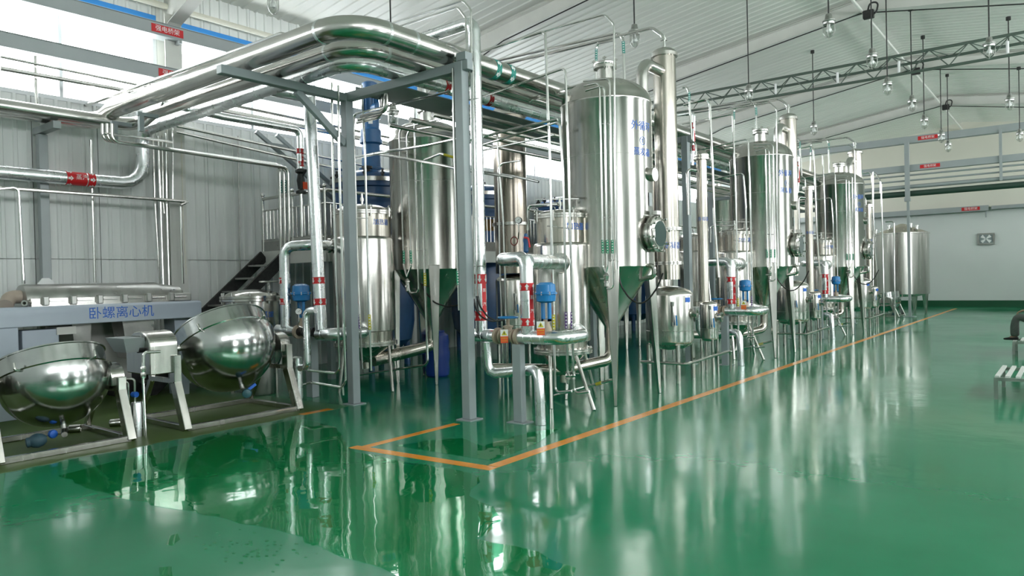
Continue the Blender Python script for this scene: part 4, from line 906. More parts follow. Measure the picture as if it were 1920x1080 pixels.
# ------------------------------------------------------------------ tilting kettles
def kettle(label, c, r, tilt, collar, ys, hs=(1, 1), sc=1.0, valve=True):
    """jacketed bowl on trunnions along y, tilted back about them"""
    c = V(c); n = V((-math.sin(tilt), 0, math.cos(tilt))); t = Th('tilting_kettle', label, 'kettle', (c.x, c.y, 0), 'tilting steel kettles')
    prof = [(r*math.cos(u), r*math.sin(u)) for u in [-PI/2+.02+(PI/2-.06)*i/16 for i in range(17)]]
    t.part('bowl', MB().lathe(c, prof+[(r, .0), (r+.012, .012), (r-.035, .02), (r-.05, .012)]+[(a*.93, b*.93) for a, b in reversed(prof)], ax=n, seg=64, close=False), BOWL)
    co = t.part('collar', MB().lathe(c, [(r-.035, .0), (r-.035, .02), (r-.03, collar-.012), (r-.018, collar-.006), (r-.018, collar+.006), (r-.045, collar), (r-.045, .0)], ax=n, seg=64, close=False), BOWL)
    e1 = n.cross(V((0, 1, 0))).normalized()
    if e1.x < 0: e1 = -e1
    for a, in ((-.9,), (.35,)):
        d = e1*math.cos(a)+V((0, 1, 0))*math.sin(a); p = c+d*(r+.01)
        t.part('relief_valve', MB().tube([p-d*.02, p+d*.05, p+d*.05+n*.07], .014, 8, .02), PIPEB)
    o = c-n*r
    t.part('outlet', MB().tube([o+n*.02, o-n*.06, o-n*.06+V((.14, -.05, -.02))], .028, 12, .03), DKSTEEL)
    b = o-n*.06+V((.18, -.06, -.02))
    if valve: va = t.part('drain_valve', MB().lathe(b, [(.03, -.07), (.05, -.06), (.06, 0), (.05, .06), (.03, .07)], ax=(.8, -.5, 0), seg=14), mat('teal_valve', (.03, .10, .12), .45), label='blue-green drain valve')
    if valve: t.part('valve_handle', MB().bar(b+V((0, 0, .03)), b+V((.03, .10, .10)), .035, .03), INKB, parent=va)
    xf, xb = c.x+.57*sc, c.x-.55*sc
    for y, q in zip(ys, hs):
        zt = c.z+.02; k1 = .52*sc
        for xo, xi, w in ((xf, c.x+.36*sc, .115), (xb, c.x-.20*sc, .07)):
            t.part('leg', MB().bar((xo, y, 0), (xi, y, k1), w*.75, w, up=(1, 0, 0)), STEEL, bev=.006)
            t.part('upright', MB().bar((xi, y, k1-.01), (xi, y, zt-.06), w*.75, w, up=(1, 0, 0)), STEEL, bev=.006)
        t.part('cross_tie', MB().bar((c.x+.36*sc, y, k1+.01), (c.x-.20*sc, y, k1+.01), .05, .05), STEEL)
        sy = 1 if y > c.y else -1
        bx = [(c.x+.12*sc+.28*q*math.cos(u), y-.07, zt-.06+.19*q*math.sin(u)) for u in [PI*i/8 for i in range(9)]]
        bx = [(c.x+.12*sc+.28*q, y-.07, zt-.16)]+bx+[(c.x+.12*sc-.28*q, y-.07, zt-.16)]
        if q: t.part('trunnion_housing', MB().prism(bx, (0, .14, 0)), STEEL, bev=.006)
        t.part('trunnion', MB().tube([(c.x, c.y+sy*(r-.03), c.z), (c.x, y-sy*.05, c.z)], .04, 14), STEEL)
    a0, a1 = min(ys), max(ys)
    for x in (xf, xb): t.part('base_bar', MB().box(x-.03, x+.03, a0, a1, .0, .06), STEEL, bev=.005)
    for y in ys: t.part('base_bar', MB().box(xb, xf, y-.03, y+.03, .0, .06), STEEL, bev=.005)
    return t
k1 = kettle('smaller tilting steel kettle at the left edge, in front of the pale blue machine', (-8.43, 2.95, .705), .525, math.radians(22), .20, (3.45, 2.27), (.72, .72), 1.0, False)
k2 = kettle('bigger tilting steel kettle leaning back, right of the smaller one', (-8.43, 4.88, .88), .60, math.radians(34), .22, (4.05, 5.52), (0, .8), 1.02)
# drive box and hand wheel gear of the bigger kettle, with its steam pipe
t = Th('drive_box', 'polished rounded drive box at the left trunnion of the bigger kettle', 'box', (-8.4, 3.86, .62))
bx = [(-8.62, 3.76, .64), (-8.05, 3.76, .64), (-8.05, 3.76, .95)]+[(-8.30+.25*math.cos(u), 3.76, .98+.14*math.sin(u)) for u in [PI*i/8 for i in range(9)]]+[(-8.62, 3.76, .95)]
t.part('casing', MB().prism(bx, (0, .32, 0)), STEEL, bev=.01)
t.part('hopper', MB().prism([(-8.58, 3.52, 1.06), (-8.12, 3.52, 1.06), (-8.20, 3.58, .90), (-8.50, 3.58, .90)], (0, .22, 0)), GREYL)
t.part('seal_ring', MB().lathe((-8.22, 3.74, .93), [(.045, -.03), (.045, .03)], ax=(0, 1, 0), seg=16), RUBBER)
x = -7.98
pts = [P(300, 659, x=x), P(269, 661, x=x), P(268, 710, x=x), P(273, 820, x=x)]
t = pipe('upright steam pipe with elbow between the two kettles', .016, [pts[0], pts[1], pts[2], (pts[3].x, pts[3].y, 0)], PIPE, .04)
for py in (692, 704): t.part('union', MB().lathe(P(268.6, py, x=x), [(.026, -.03), (.03, -.01), (.03, .01), (.026, .03)], seg=8), PIPEB)
q = P(258, 818, z=0)
t = Th('foil_canister', 'upright shiny steam trap canister on the floor between the two kettles', 'canister', q, None, MB().lathe(q, [(.055, 0), (.055, .36), (.05, .37), (.0, .37)], seg=24), FOIL)
t.part('blue_cock', MB().lathe(q+V((-.04, .0, .45)), [(.03, -.03), (.035, 0), (.03, .03)], ax=(1, .3, 0), seg=12), INKB, label='blue cock above the canister')
t.part('trap_pipe', MB().tube([q+V((-.04, 0, .36)), q+V((-.04, 0, .62)), q+V((-.12, -.12, .63)), q+V((-.2, -.25, .64))], .014, 8, .03), PIPEB)
q = P(243, 815, z=0)
pipe('thin upright pipe left of the shiny canister between the kettles', .011, [(q.x, q.y, 0), (q.x, q.y, .58), (q.x-.05, q.y-.2, .60)], PIPEB, .03)
q = P(548, 640, y=5.9)
# loose fittings on the first kettle's base
t = Th('blue_valve', 'loose blue green valve lying on the base frame under the smaller kettle', 'valve', P(70, 828, z=.08))
c = P(70, 826, z=.10)
t.part('valve_body', MB().lathe(c, [(.03, -.10), (.05, -.09), (.05, -.06), (.065, -.04), (.075, 0), (.06, .05), (.03, .08)], ax=(.25, .9, .1), seg=16), mat('dusty_blue', (.03, .075, .10), .6))
t.part('valve_knob', MB().lathe(c+V((0, .14, .04)), [(.02, -.03), (.04, -.02), (.045, 0), (.04, .02), (.02, .03)], ax=(1, .2, 0), seg=14), INKB)
for px, l in ((140, 'small steel ferrule standing on the base frame, right of the loose blue valve'), (216, 'short cut pipe end lying behind the right leg of the smaller kettle')):
    q = P(px, 806 if px < 200 else 795, z=.03)
    Th('pipe_end', l, 'fitting', (q.x, q.y, .0), None, MB().lathe((q.x, q.y, .045), [(.032, -.06), (.045, -.05), (.045, .05), (.038, .06), (.030, .05)], ax=(.5, .8, 0), seg=16), PIPEB)
# ------------------------------------------------------------------ horizontal centrifuge
xf = -10.4
t = Th('centrifuge', 'long pale blue horizontal centrifuge with steel cover behind the kettles', 'machine', (-10.9, 3, 0))
t.part('trough_beam', MB().prism([(xf, -.2, 1.15), (xf, -.2, 1.37), (xf-.03, -.2, 1.40), (xf-1.0, -.2, 1.40), (xf-1.0, -.2, 1.15)], (0, 5.85, 0)), BLUEW, bev=.008)
t.part('left_leg_panel', MB().box(xf-.25, xf-.02, 2.2, 3.26, 0, 1.15), BLUEW, bev=.006)
t.part('service_box', MB().box(xf-.42, xf-.12, 3.33, 3.75, .55, 1.10), BLUEW, bev=.006)
t.part('leg', MB().prism([(xf-.15, 3.92, 1.15), (xf-.15, 4.16, 1.15), (xf-.15, 4.10, 0), (xf-.15, 4.0, 0)], (-.5, 0, 0)), DKSTEEL)
t.part('leg', MB().prism([(xf-.15, 5.30, 1.15), (xf-.15, 5.55, 1.15), (xf-.15, 5.5, 0), (xf-.15, 5.36, 0)], (-.32, 0, 0)), BLUEW)
t.part('chute', MB().prism([(xf-.12, 4.55, 1.15), (xf-.12, 5.0, 1.15), (xf-.12, 4.92, .62), (xf-.12, 4.62, .62)], (-.35, 0, 0)), DKSTEEL)
t.part('tray', MB().box(xf-.5, xf-.1, 3.72, 3.95, 1.02, 1.12), WHITES)
t.part('skirt_panel', MB().box(xf-.95, xf-.90, 3.8, 5.0, .25, 1.13), WHITES)
t.part('lettering', text_flat('\u5367\u87ba\u79bb\u5fc3\u673a', .175, (xf+.001, 4.50, 1.272), (0, 1, 0), (0, 0, 1), .002), INKB, label='blue lettering along the beam', kind='stuff')
co = t.part('drum_cover', MB().lathe((xf-.48, 3.42, 1.44), [(.18, 0), (.24, .02), (.25, .06), (.25, 1.75), (.235, 1.78), (.19, 2.10), (.15, 2.14)], ax=(0, 1, 0), seg=40), DKSTEEL)
t.part('cover_flange', MB().box(xf-.80, xf-.16, 3.46, 5.30, 1.40, 1.425), PIPEB)
t.part('cover_ledge', MB().box(xf-.24, xf-.18, 3.46, 5.30, 1.425, 1.50), PIPEB)
for i in range(6):
    yy = 3.58+.33*i
    q = t.part('toggle_clamp', MB().box(xf-.18, xf-.12, yy, yy+.03, 1.41, 1.53).box(xf-.18, xf-.12, yy+.06, yy+.09, 1.41, 1.53), DKSTEEL, kind=None) if False else t.part('toggle_clamp', MB().box(xf-.19, xf-.12, yy, yy+.075, 1.405, 1.53), DKSTEEL, bev=.012)
    t.part('clamp_rod', MB().tube([(xf-.13, yy+.08, 1.465), (xf-.13, yy+.26, 1.465)], .009, 6), PIPEB, parent=q)
t.part('lifting_lug', MB().prism([(xf-.48, 3.62, 1.67), (xf-.48, 3.84, 1.67), (xf-.48, 3.84, 1.72), (xf-.48, 3.78, 1.77), (xf-.48, 3.70, 1.77)], (-.02, 0, 0)), PAPER, label='white lifting lug')
t.part('feed_elbow', MB().tube([(xf-.42, 3.44, 1.53), (xf-.42, 3.30, 1.53), (xf-.30, 3.22, 1.43)], .085, 20, .10, 6), mat('cast_beige', (.40, .33, .27), .55))
t.part('small_port', MB().lathe((xf-.10, 3.36, 1.45), [(.02, .0), (.038, 0), (.04, -.12), (.03, -.13)], ax=(.75, -.6, 0), seg=18, close=False), PIPEB)
t.part('end_motor', MB().lathe((xf-.45, 1.0, 1.55), [(.22, 0), (.24, .05), (.24, 1.1), (.2, 1.2)], ax=(0, 1, 0), seg=28), BLUEW)
t.part('end_bracket', MB().box(xf-.62, xf-.2, 5.33, 5.60, 1.40, 1.52), DKSTEEL, bev=.01)
# lidded tank and equipment behind the bigger kettle
c = (-10.0, 6.25, 0)
t = Th('lidded_tank', 'upright steel tank with flat flanged lid behind the bigger kettle', 'tank', c)
t.part('shell', MB().lathe(c, [(.36, .35), (.42, .5), (.42, 1.36)], seg=40), STEEL)
ld = t.part('lid', MB().lathe(c, [(.47, 1.37), (.47, 1.405), (.46, 1.41), (.47, 1.415), (.47, 1.45)]+dome(.40, 1.45, .10, 5), seg=40), STEEL)
for j in range(10):
    a = 2*PI*j/10; t.part('lid_bolt', MB().tube([(c[0]+.445*math.cos(a), c[1]+.445*math.sin(a), 1.33), (c[0]+.445*math.cos(a), c[1]+.445*math.sin(a), 1.5)], .014, 6), DKSTEEL, parent=ld)
t.part('hand_wheel', MB().lathe((c[0]+.15, c[1]+.2, 1.66), [(.14, -.012), (.15, 0), (.14, .012)], seg=24).lathe((c[0]+.15, c[1]+.2, 1.54), [(.03, 0), (.03, .12)], seg=10), DKSTEEL)
for j in range(3):
    a = 2*PI*j/3+.5; t.part('leg', MB().tube([(c[0]+.36*math.cos(a), c[1]+.36*math.sin(a), 0), (c[0]+.36*math.cos(a), c[1]+.36*math.sin(a), .5)], .035, 10), STEEL)
t.part('label_patch', text_cyl('\u84b8\u9986', .10, c, .42, cam_ang(c)+.55, 1.16), INKB, kind='stuff')
c = (-9.55, 6.05, 0)
t = Th('steel_pot', 'dark cylindrical steel pot on the floor under the right trunnion of the bigger kettle', 'pot', c)
t.part('pot_body', MB().lathe(c, [(.22, .0), (.23, .02), (.23, .62), (.245, .63), (.245, .65), (.22, .66)], seg=32), DKSTEEL)
t.part('pot_lid', MB().lathe(c, [(.235, .655), (.235, .68), (.12, .72), (.02, .73)], seg=28), DKSTEEL)
for i, (px, py, x, r, h, lab) in enumerate(((383, 725, -10.0, .14, .30, 'squat grey bucket in the shadow under the bigger kettle'),)):
    q = P(px, py, z=0); t = Th('bucket', lab, 'bucket', q, None, MB().lathe(q, [(r*.8, 0), (r, h), (r*1.05, h), (r*.95, h-.01)], seg=24), GREYL)
q = P(245, 735, z=0)
t = Th('machine_base', 'brown rusty gearbox on a dark plinth behind the gap between both kettles', 'machine', q)
t.part('plinth', MB().box(q.x-.35, q.x+.25, q.y-.35, q.y+.35, 0, .38), IRON, bev=.01)
t.part('gear_case', MB().lathe((q.x, q.y-.15, .5), [(.10, 0), (.15, .03), (.15, .22), (.10, .26)], ax=(0, 1, 0), seg=24), mat('rusty_brown', (.16, .11, .06), .7, 0, .3, (9, 9, 9)))
# grey concrete-like support behind (leg of the header stand)
t = Th('grey_post', 'short stained grey post below the leaning foil riser', 'post', P(588, 742, z=0), 'short header posts')
q = P(587, 744, z=0); t.part('post', MB().box(q.x-.07, q.x+.07, q.y-.06, q.y+.06, 0, .86), GREY, bev=.005)
# ------------------------------------------------------------------ left wall fittings
t = Th('support_post', 'galvanised upright post with T-head bracket against the wall at the left', 'post', (-11.78, 4.05, 0))
t.part('post', MB().box(-11.84, -11.72, 3.99, 4.11, 0, 3.86), GREYL, bev=.006)
t.part('head_bracket', MB().bar((-11.95, 4.05, 3.92), (-11.2, 4.05, 3.92), .10, .10), GREYL)
def tray(name, lab, x, z, h, w, signs, y1=35):
    t = Th(name, lab, 'cable tray', (x, 4, z))
    t.part('tray_body', MB().box(x-w, x, -4.5, y1, z, z+h), GREYL, bev=.005)
    t.part('tray_lid', MB().box(x-w-.005, x+.005, -4.5, y1, z+h+.001, z+h+.012), GREYL)
    for y in signs:
        s = t.part('sign', MB().box(x+.001, x+.005, y-.26, y+.26, z+h*.18, z+h*.82), RED, label='red sign')
        t.part('lettering', text_flat('\u5f3a\u7535\u6865\u67b6', h*.50, (x+.006, y, z+h*.5), (0, 1, 0), (0, 0, 1), .001), PAPER, parent=s, kind='stuff')
    for y in range(0, 34, 6): t.part('bracket', MB().box(-11.7, x, y+.02, y+.07, z-.05, z-.002), GREYL)
    return t
tray('cable_tray', 'upper grey cable tray with red sign across the windows', -11.55, 5.66, .20, .25, (5.83,))
tray('cable_tray', 'lower grey cable tray with red sign across the windows', -11.60, 4.98, .20, .20, (5.95,))
def wl_(lab, r, spec, x, mt=PIPEB, bend=.06, **k):
    return pipe(lab, r, ppts(spec, x=x), mt, bend, 'wall_pipe', group='pipes along the left wall', **k)
G2 = None
wl_('dark thin pipe across the bright windows, upper of the close pair', .018, [(0, 106), (262, 160), (560, 222), (800, 272)], -11.5)
wl_('dark thicker pipe across the bright windows, lower of the close pair', .030, [(0, 128), (215, 166), (560, 238), (800, 286)], -11.5)
wl_('double wall pipe at window sill height, upper one', .022, [(0, 187), (150, 210)], -11.45)
wl_('double wall pipe at window sill height, lower one', .022, [(0, 194), (150, 217)], -11.45)
for i, (a, lab) in enumerate([([(330, 236), (560, 285), (720, 318), (800, 333)], 'thin wall pipe below the sills right of the column, upper one'), ([(330, 247), (560, 300), (720, 336)], 'thin wall pipe below the sills right of the column, lower one'), ([(390, 200), (700, 262), (830, 290)], 'thin wall pipe crossing the windows behind the rack'), ([(390, 188), (640, 240), (820, 276)], 'second thin wall pipe crossing the windows behind the rack')]):
    wl_(lab, .026, a, -11.3 if i < 2 else -11.6)
# square-bent lines in the lower left
wl_('steel pipe running level along the wall above the machine, ending in a short hook', .028, [(-40, 349), (353, 378), (338, 384)], -11.4, bend=.03)
wl_('upright steel pipe on the wall at the far left, from the level pipe down', .022, [(-20, 356), (34, 351), (38, 420), (44, 532)], -11.35, PIPE)
wl_('upright steel pipe on the wall between support post and main column', .020, [(170, 262), (172, 330), (178, 530)], -11.7, PIPE)
wl_('upright pipe left of the main column, leftmost of the cluster', .014, [(287, 255), (290, 370), (300, 535)], -11.6)
wl_('upright pipe before the main column, second of the cluster', .020, [(296, 255), (301, 380), (306, 535)], -11.45, PIPE)
wl_('upright pipe before the main column, third of the cluster', .014, [(304, 255), (306, 380), (308, 400)], -11.5)
wl_('upright pipe before the main column, fourth of the cluster', .016, [(311, 250), (313, 395), (317, 535)], -11.55, PIPE)
wl_('upright pipe before the main column, fifth of the cluster', .016, [(324, 240), (324, 375)], -11.55, PIPE)
wl_('upright pipe right of the main column with a small clip', .020, [(352, 378), (338, 386), (340, 450), (343, 532)], -11.5, PIPE, .04)
wl_('thin conduit right of the main column', .010, [(340, 255), (343, 400), (349, 515)], -11.7, CREAM)
wl_('thin upright conduit on the bare wall left of the stairs', .012, [(446, 255), (449, 400), (451, 532)], -11.9, DKSTEEL)
wl_('thin upright pipe crossing the windows at the left', .020, [(66, 105), (67, 160), (69, 208)], -11.6)
# three close bends under the rack leading to the platform
for i, (dx, lab) in enumerate(((0, 'leftmost of three close bent pipes leaving the rack towards the platform'), (9, 'middle one of three close bent pipes leaving the rack towards the platform'), (18, 'rightmost of three close bent pipes leaving the rack towards the platform'))):
    x = -10.6+.09*i
    pts = [P(192+dx, 232, x=x), P(192+dx, 262+i*1.5, x=x), P(524+i*8, 309+i*3, x=x), P(527+i*8, 470, x=x)]
    t = pipe(lab, .026, pts, PIPEB, .10, group='three bent pipes under the rack')
    if i < 2: tape(t, [P(526+i*8, 338, x=x), P(526.5+i*8, 362, x=x)], .029, TEAL, 'green tape')
t = pipe('level pipe with end bracket just above the three close bent pipes', .020, [P(195, 250, x=-10.5), P(322, 266, x=-10.5)], PIPE, group=None)
for px in (236, 246): pass
# rack hangers left end
t = Th('pipe_hanger', 'pair of grey hangers holding the pipe bundle below its left end', 'hanger', (-10.6, 4.8, 4.0), None)
for x in (-10.9, -10.1): t.part('hanger_strap', MB().box(x-.03, x+.03, 4.64, 4.92, 3.97, 4.02), GREY); t.part('drop_bar', MB().box(x-.03, x+.03, 4.66, 4.72, 3.76, 3.97), GREY)
# ------------------------------------------------------------------ far end of the hall
wb = [o for o in COL.objects if o.name == 'wall_back'][0]
wrap(wb).part('upper_cladding', MB().prism([(XW, YB-.03, 4.15), (XE, YB-.03, 4.15), (XE, YB-.03, ZE), (XR, YB-.03, ZR), (XW, YB-.03, ZE)], (0, .02, 0)), mat('cream_cladding', (.68, .66, .58), .6, 0, .04, (.6, .6, .6)), label='cream upper part of the back wall')
t = Th('cable_tray', 'grey cable tray with red sign fixed along the back wall', 'cable tray', (-4, 35.8, 4.1))
t.part('tray_body', MB().box(-11.5, -2.9, 35.72, 35.92, 4.02, 4.24), GREYL); t.part('tray_body', MB().box(-2.8, XE-.05, 35.76, 35.92, 4.06, 4.20), GREYL)
s = t.part('sign', MB().box(-3.85, -3.20, 35.712, 35.718, 4.06, 4.20), RED); t.part('lettering', text_flat('\u5f3a\u7535\u6865\u67b6', .12, (-3.52, 35.71, 4.13), (1, 0, 0), (0, 0, 1), .001), PAPER, parent=s, kind='stuff')
t.part('conduit_drop', MB().tube([(-3.0, 35.85, 4.0), (-3.0, 35.9, 3.75)], .03, 8), GREYL)
t = Th('wall_fan', 'small square ventilation fan in a dark frame on the back wall', 'fan', (-3.02, YB-.05, 2.85))
t.part('fan_frame', MB().box(-3.32, -2.72, YB-.08, YB-.03, 3.03, 3.09).box(-3.32, -2.72, YB-.08, YB-.03, 2.61, 2.67).box(-3.32, -3.26, YB-.08, YB-.03, 2.67, 3.03).box(-2.78, -2.72, YB-.08, YB-.03, 2.67, 3.03), DKSTEEL, kind='stuff')
t.part('fan_back', MB().box(-3.26, -2.78, YB-.05, YB-.03, 2.67, 3.03), GREY)
for j in range(4):
    a = PI/4+j*PI/2; c = V((-3.02, YB-.07, 2.85)); d = V((math.cos(a), 0, math.sin(a)*.8)); n = V((-d.z, 0, d.x))
    t.part('fan_blade', MB().prism([c+d*.02-n*.02, c+d*.22-n*.07, c+d*.22+n*.07, c+d*.02+n*.02], (0, .01, 0)), PAPER)
YT = 28.4
for z, h, lab, sx in ((6.02, .24, 'upper grey cable tray crossing the far hall with red sign', -4.0), (5.05, .22, 'lower grey cable tray crossing the far hall with red sign', -3.95)):
    t = Th('cable_tray', lab, 'cable tray', (-3.5, YT, z))
    t.part('tray_body', MB().box(-11.8, XE, YT-.10, YT+.15, z, z+h), GREYL)
    s = t.part('sign', MB().box(sx-.30, sx+.30, YT-.108, YT-.102, z+h*.25, z+h*.80), RED, label='red sign')
    t.part('lettering', text_flat('\u5f3a\u7535\u6865\u67b6', h*.42, (sx, YT-.109, z+h*.52), (1, 0, 0), (0, 0, 1), .001), PAPER, parent=s, kind='stuff')
t = Th('tray_post', 'grey upright post with thicker upper half carrying the crossing cable trays', 'post', (-4.6, YT, 0))
t.part('lower_post', MB().box(-4.655, -4.575, YT-.25, YT-.17, .02, 4.10), GREYL); t.part('upper_post', MB().box(-4.70, -4.56, YT-.26, YT-.12, 4.10, 6.05), GREYL)
t.part('base_plate', MB().box(-4.80, -4.43, YT-.40, YT-.02, 0, .02), GREY); t.part('splice_plate', MB().box(-4.72, -4.54, YT-.28, YT-.14, 4.0, 4.12), GREYL)
t = Th('tray_hanger', 'thin grey hanger bar between the two crossing cable trays', 'hanger', (-1.95, YT, 5.2))
t.part('hanger_bar', MB().box(-1.98, -1.90, YT-.16, YT-.09, 4.45, 6.1), GREYL)
for z, r, lab in ((4.92, .03, 'thin pipe just below the lower crossing tray'), (4.74, .03, 'second thin pipe below the lower crossing tray'), (4.52, .07, 'pale thicker pipe below the two thin crossing pipes'), (4.28, .10, 'dark thick pipe lowest of those crossing the far hall')):
    pipe(lab, r, [(-11.8, YT, z), (XE-.05, YT, z)], {.1: mat('dark_green_pipe', (.03, .06, .045), .4)}.get(r, GREYL), name='crossing_pipe', group='pipes crossing the far hall', seg=14)
for cx, cy, r, z0, z1, lab, pk in ((-5.30, 31.0, .90, .72, 2.98, 'big upright storage tank with cone roof at the far end of the hall', 1), (-7.0, 33.5, .78, .72, 2.95, 'storage tank at the far end, left of and behind the big one', 0)):
    c = (cx, cy, 0); t = Th('storage_tank', lab, 'tank', c, 'storage tanks at the far end')
    t.part('shell', MB().lathe(c, [(r, z0), (r, z1), (r+.03, z1+.005), (r+.03, z1+.05), (r, z1+.06)], seg=56), STEEL)
    t.part('cone_roof', MB().lathe(c, [(r+.0, z1+.06), (.12, z1+.40), (.05, z1+.42)], seg=48), STEELW)
    t.part('bottom_dish', MB().lathe(c, [(.1, z0-.12), (r*.6, z0-.09), (r, z0)], seg=40), STEELW)
    for a in (20, 110, 200, 290):
        a = math.radians(a-38); d = V((math.cos(a), math.sin(a), 0)); t.part('leg', MB().bar(V(c)+d*(r-.06), V(c)+d*(r-.08)+V((0, 0, z0+.1)), .05, .05, up=d, w2=.26, h2=.14), STEEL)
    for dx, h in ((.35, .22), (.55, .14), (-.4, .2)): t.part('roof_nozzle', MB().lathe((cx+dx, cy-.25, z1+.15), [(.05, 0), (.05, h), (.08, h), (.08, h+.03), (.03, h+.04)], seg=14), PIPE)
kettle('small tilting kettle at the far end in front of the storage tanks', (-5.35, 28.2, .62), .46, math.radians(8), .22, (27.65, 28.75), (.7, .7), .8)
for i, (a, x, lab) in enumerate([([(1651, 362), (1651, 340), (1638, 320), (1634, 330)], 26.5, 'thin bent pipe before the far storage tank, leftmost'), ([(1637, 322), (1637, 560)], 26.2, 'thin upright pipe left before the far storage tank'), ([(1652, 345), (1656, 500)], 26.5, 'thin upright pipe before the far storage tank, middle'), ([(1660, 416), (1676, 415), (1677, 520)], 26.5, 'thin bent pipe before the far storage tank, rightmost')]):
    a = ppts(a, y=x); pipe(lab, .022, a+([V((a[-1].x, a[-1].y, 0))] if i else []), PIPE, .08, group='thin pipes at the far end')
# ------------------------------------------------------------------ triangular truss carrying lines across the hall
t = Th('pipe_truss', 'long green-grey three-chord tube truss crossing under the roof', 'truss', (-4, 19, 6.3))
TG = mat('truss_grey_green', (.085, .115, .095), .45)
ya = 19.0
def zt(px, py, y=ya): return P(px, py, y=y).z
A = (P(1440, 152, y=ya), P(1920, 59, y=ya)); C = (P(1440, 185, y=ya), P(1920, 97, y=ya)); B = (P(1440, 169, y=ya+.35), P(1920, 78, y=ya+.35))
zA, zC, zB = 6.64, 6.20, 6.50
for z, yy in ((zA, ya), (zC, ya), (zB, ya+.35)): t.part('chord', MB().tube([(-11.2, yy, z), (XE-.1, yy, z)], .034, 8), TG)
n = 20; L = 15.4/n
for i in range(n):
    x0 = -11.1+L*i
    t.part('diagonal', MB().tube([(x0, ya, zA), (x0+L/2, ya, zC)], .013, 6), TG); t.part('diagonal', MB().tube([(x0+L/2, ya, zC), (x0+L, ya, zA)], .013, 6), TG)
    t.part('back_diagonal', MB().tube([(x0, ya, zA), (x0+L/2, ya+.35, zB)], .012, 6), TG); t.part('back_diagonal', MB().tube([(x0+L/2, ya+.35, zB), (x0+L, ya, zA)], .012, 6), TG)
for i, x in enumerate((-6.1, -4.6, -3.25, -1.15)): t.part('stand_off', MB().lathe((x, ya-.02, zC+.04), [(.03, 0), (.03, .26), (.02, .27)], seg=10), PAPER, label='white stand-off')
# ------------------------------------------------------------------ jar-shaped pendant lamps
def lamp(p, lab, D=None, big=1.0):
    p = V(p); t = Th('pendant_lamp', lab, 'lamp', p, 'explosion-proof pendant lamps'); zt = zroof(p.x)-.03
    t.part('rod', MB().tube([p+V((0, 0, .2)), (p.x, p.y, zt)], .012, 8), IRON)
    t.part('ceiling_box', MB().lathe((p.x, p.y, zt-.08), [(.05, 0), (.05, .08)], seg=10), IRON)
    t.part('cap', MB().lathe(p, [(.085, .06), (.09, .09), (.10, .10), (.10, .12), (.06, .14), (.045, .22), (.02, .23)], seg=20), DKSTEEL)
    g = t.part('glass_jar', MB().lathe(p, [(.078, .07), (.078, -.06), (.065, -.10), (.035, -.13), (.005, -.14)], seg=20, close=False), LAMPG)
    t.part('bulb', MB().lathe(p, [(.02, .08), (.02, .02), (.042, -.02), (.035, -.06), (.005, -.075)], seg=14), PAPER, parent=g)
    for j in range(4):
        a = j*PI/2; d = V((math.cos(a), math.sin(a), 0)); t.part('cage_wire', MB().tube([p+d*.088+V((0, 0, .06)), p+d*.088+V((0, 0, -.06)), p+d*.05+V((0, 0, -.13)), p+V((0, 0, -.155))], .004, 5, .03, 3), DKSTEEL, parent=g)
for px, lab in (((512, 6), 'pendant lamp at the top edge above the wall end of the pipe bundle'), ((1190, 72), 'pendant lamp hanging just left of the nearest slim tower top'), ((1404, 178), 'pendant lamp behind the left end of the truss'), ((1526, 243), 'pendant lamp right of the middle slim tower top'),
        ((1554, 53), 'pendant lamp highest in the right half, before the third rafter'), ((1635, 114), 'pendant lamp seen just above the truss by the ridge pipe'), ((1664, 165), 'pendant lamp hanging right below the truss near its middle'), ((1710, 197), 'pendant lamp in front of the fourth rafter by the ridge'), ((1733, 231), 'pendant lamp just above the sign of the upper crossing tray'),
        ((1778, 276), 'pendant lamp hanging between the two crossing trays near the post'), ((1765, 258), 'faint pendant lamp beneath the upper crossing tray, left of a lower one'), ((1893, 194), 'pendant lamp between truss and upper crossing tray near the right edge'), ((1912, 256), 'pendant lamp between the two crossing trays at the right edge'), ((1855, 94), 'pendant lamp behind the truss near the right edge')):
    lamp(P(*px, z=5.45), lab)
lamp(P(737, 222, x=-8.3), 'pendant lamp against the bright windows under the rack corner')
for i, y in enumerate((12.0, 18.0, 24.0, 30.0)):
    t = Th('junction_box', 'black junction box at the ridge on the %s rafter seen from the camera' % ('first', 'second', 'third', 'fourth')[i], 'junction box', (XR+.1, y-.1, 7.38))
    t.part('box', MB().box(XR+.02, XR+.24, y-.25, y-.12, 7.28, 7.46), IRON, bev=.01)
    t.part('cable_loop', MB().tube([(XR+.12, y-.2, 7.45), (XR+.16, y-.2, 7.62), (XR+.34, y-.2, 7.60), (XR+.30, y-.2, 7.40), (XR+.2, y-.2, 7.32)], .02, 8, .08, 4), RUBBER)
    t.part('rafter_cable', MB().tube([(-11.0, y-.14, zroof(-11.0)-.78), (-9.4, y-.14, zroof(-9.4)-.46), (XR, y-.14, zroof(XR)-.40), (XE-.8, y-.14, zroof(XE-.8)-.75)], .014, 6, .1, 2), IRON)
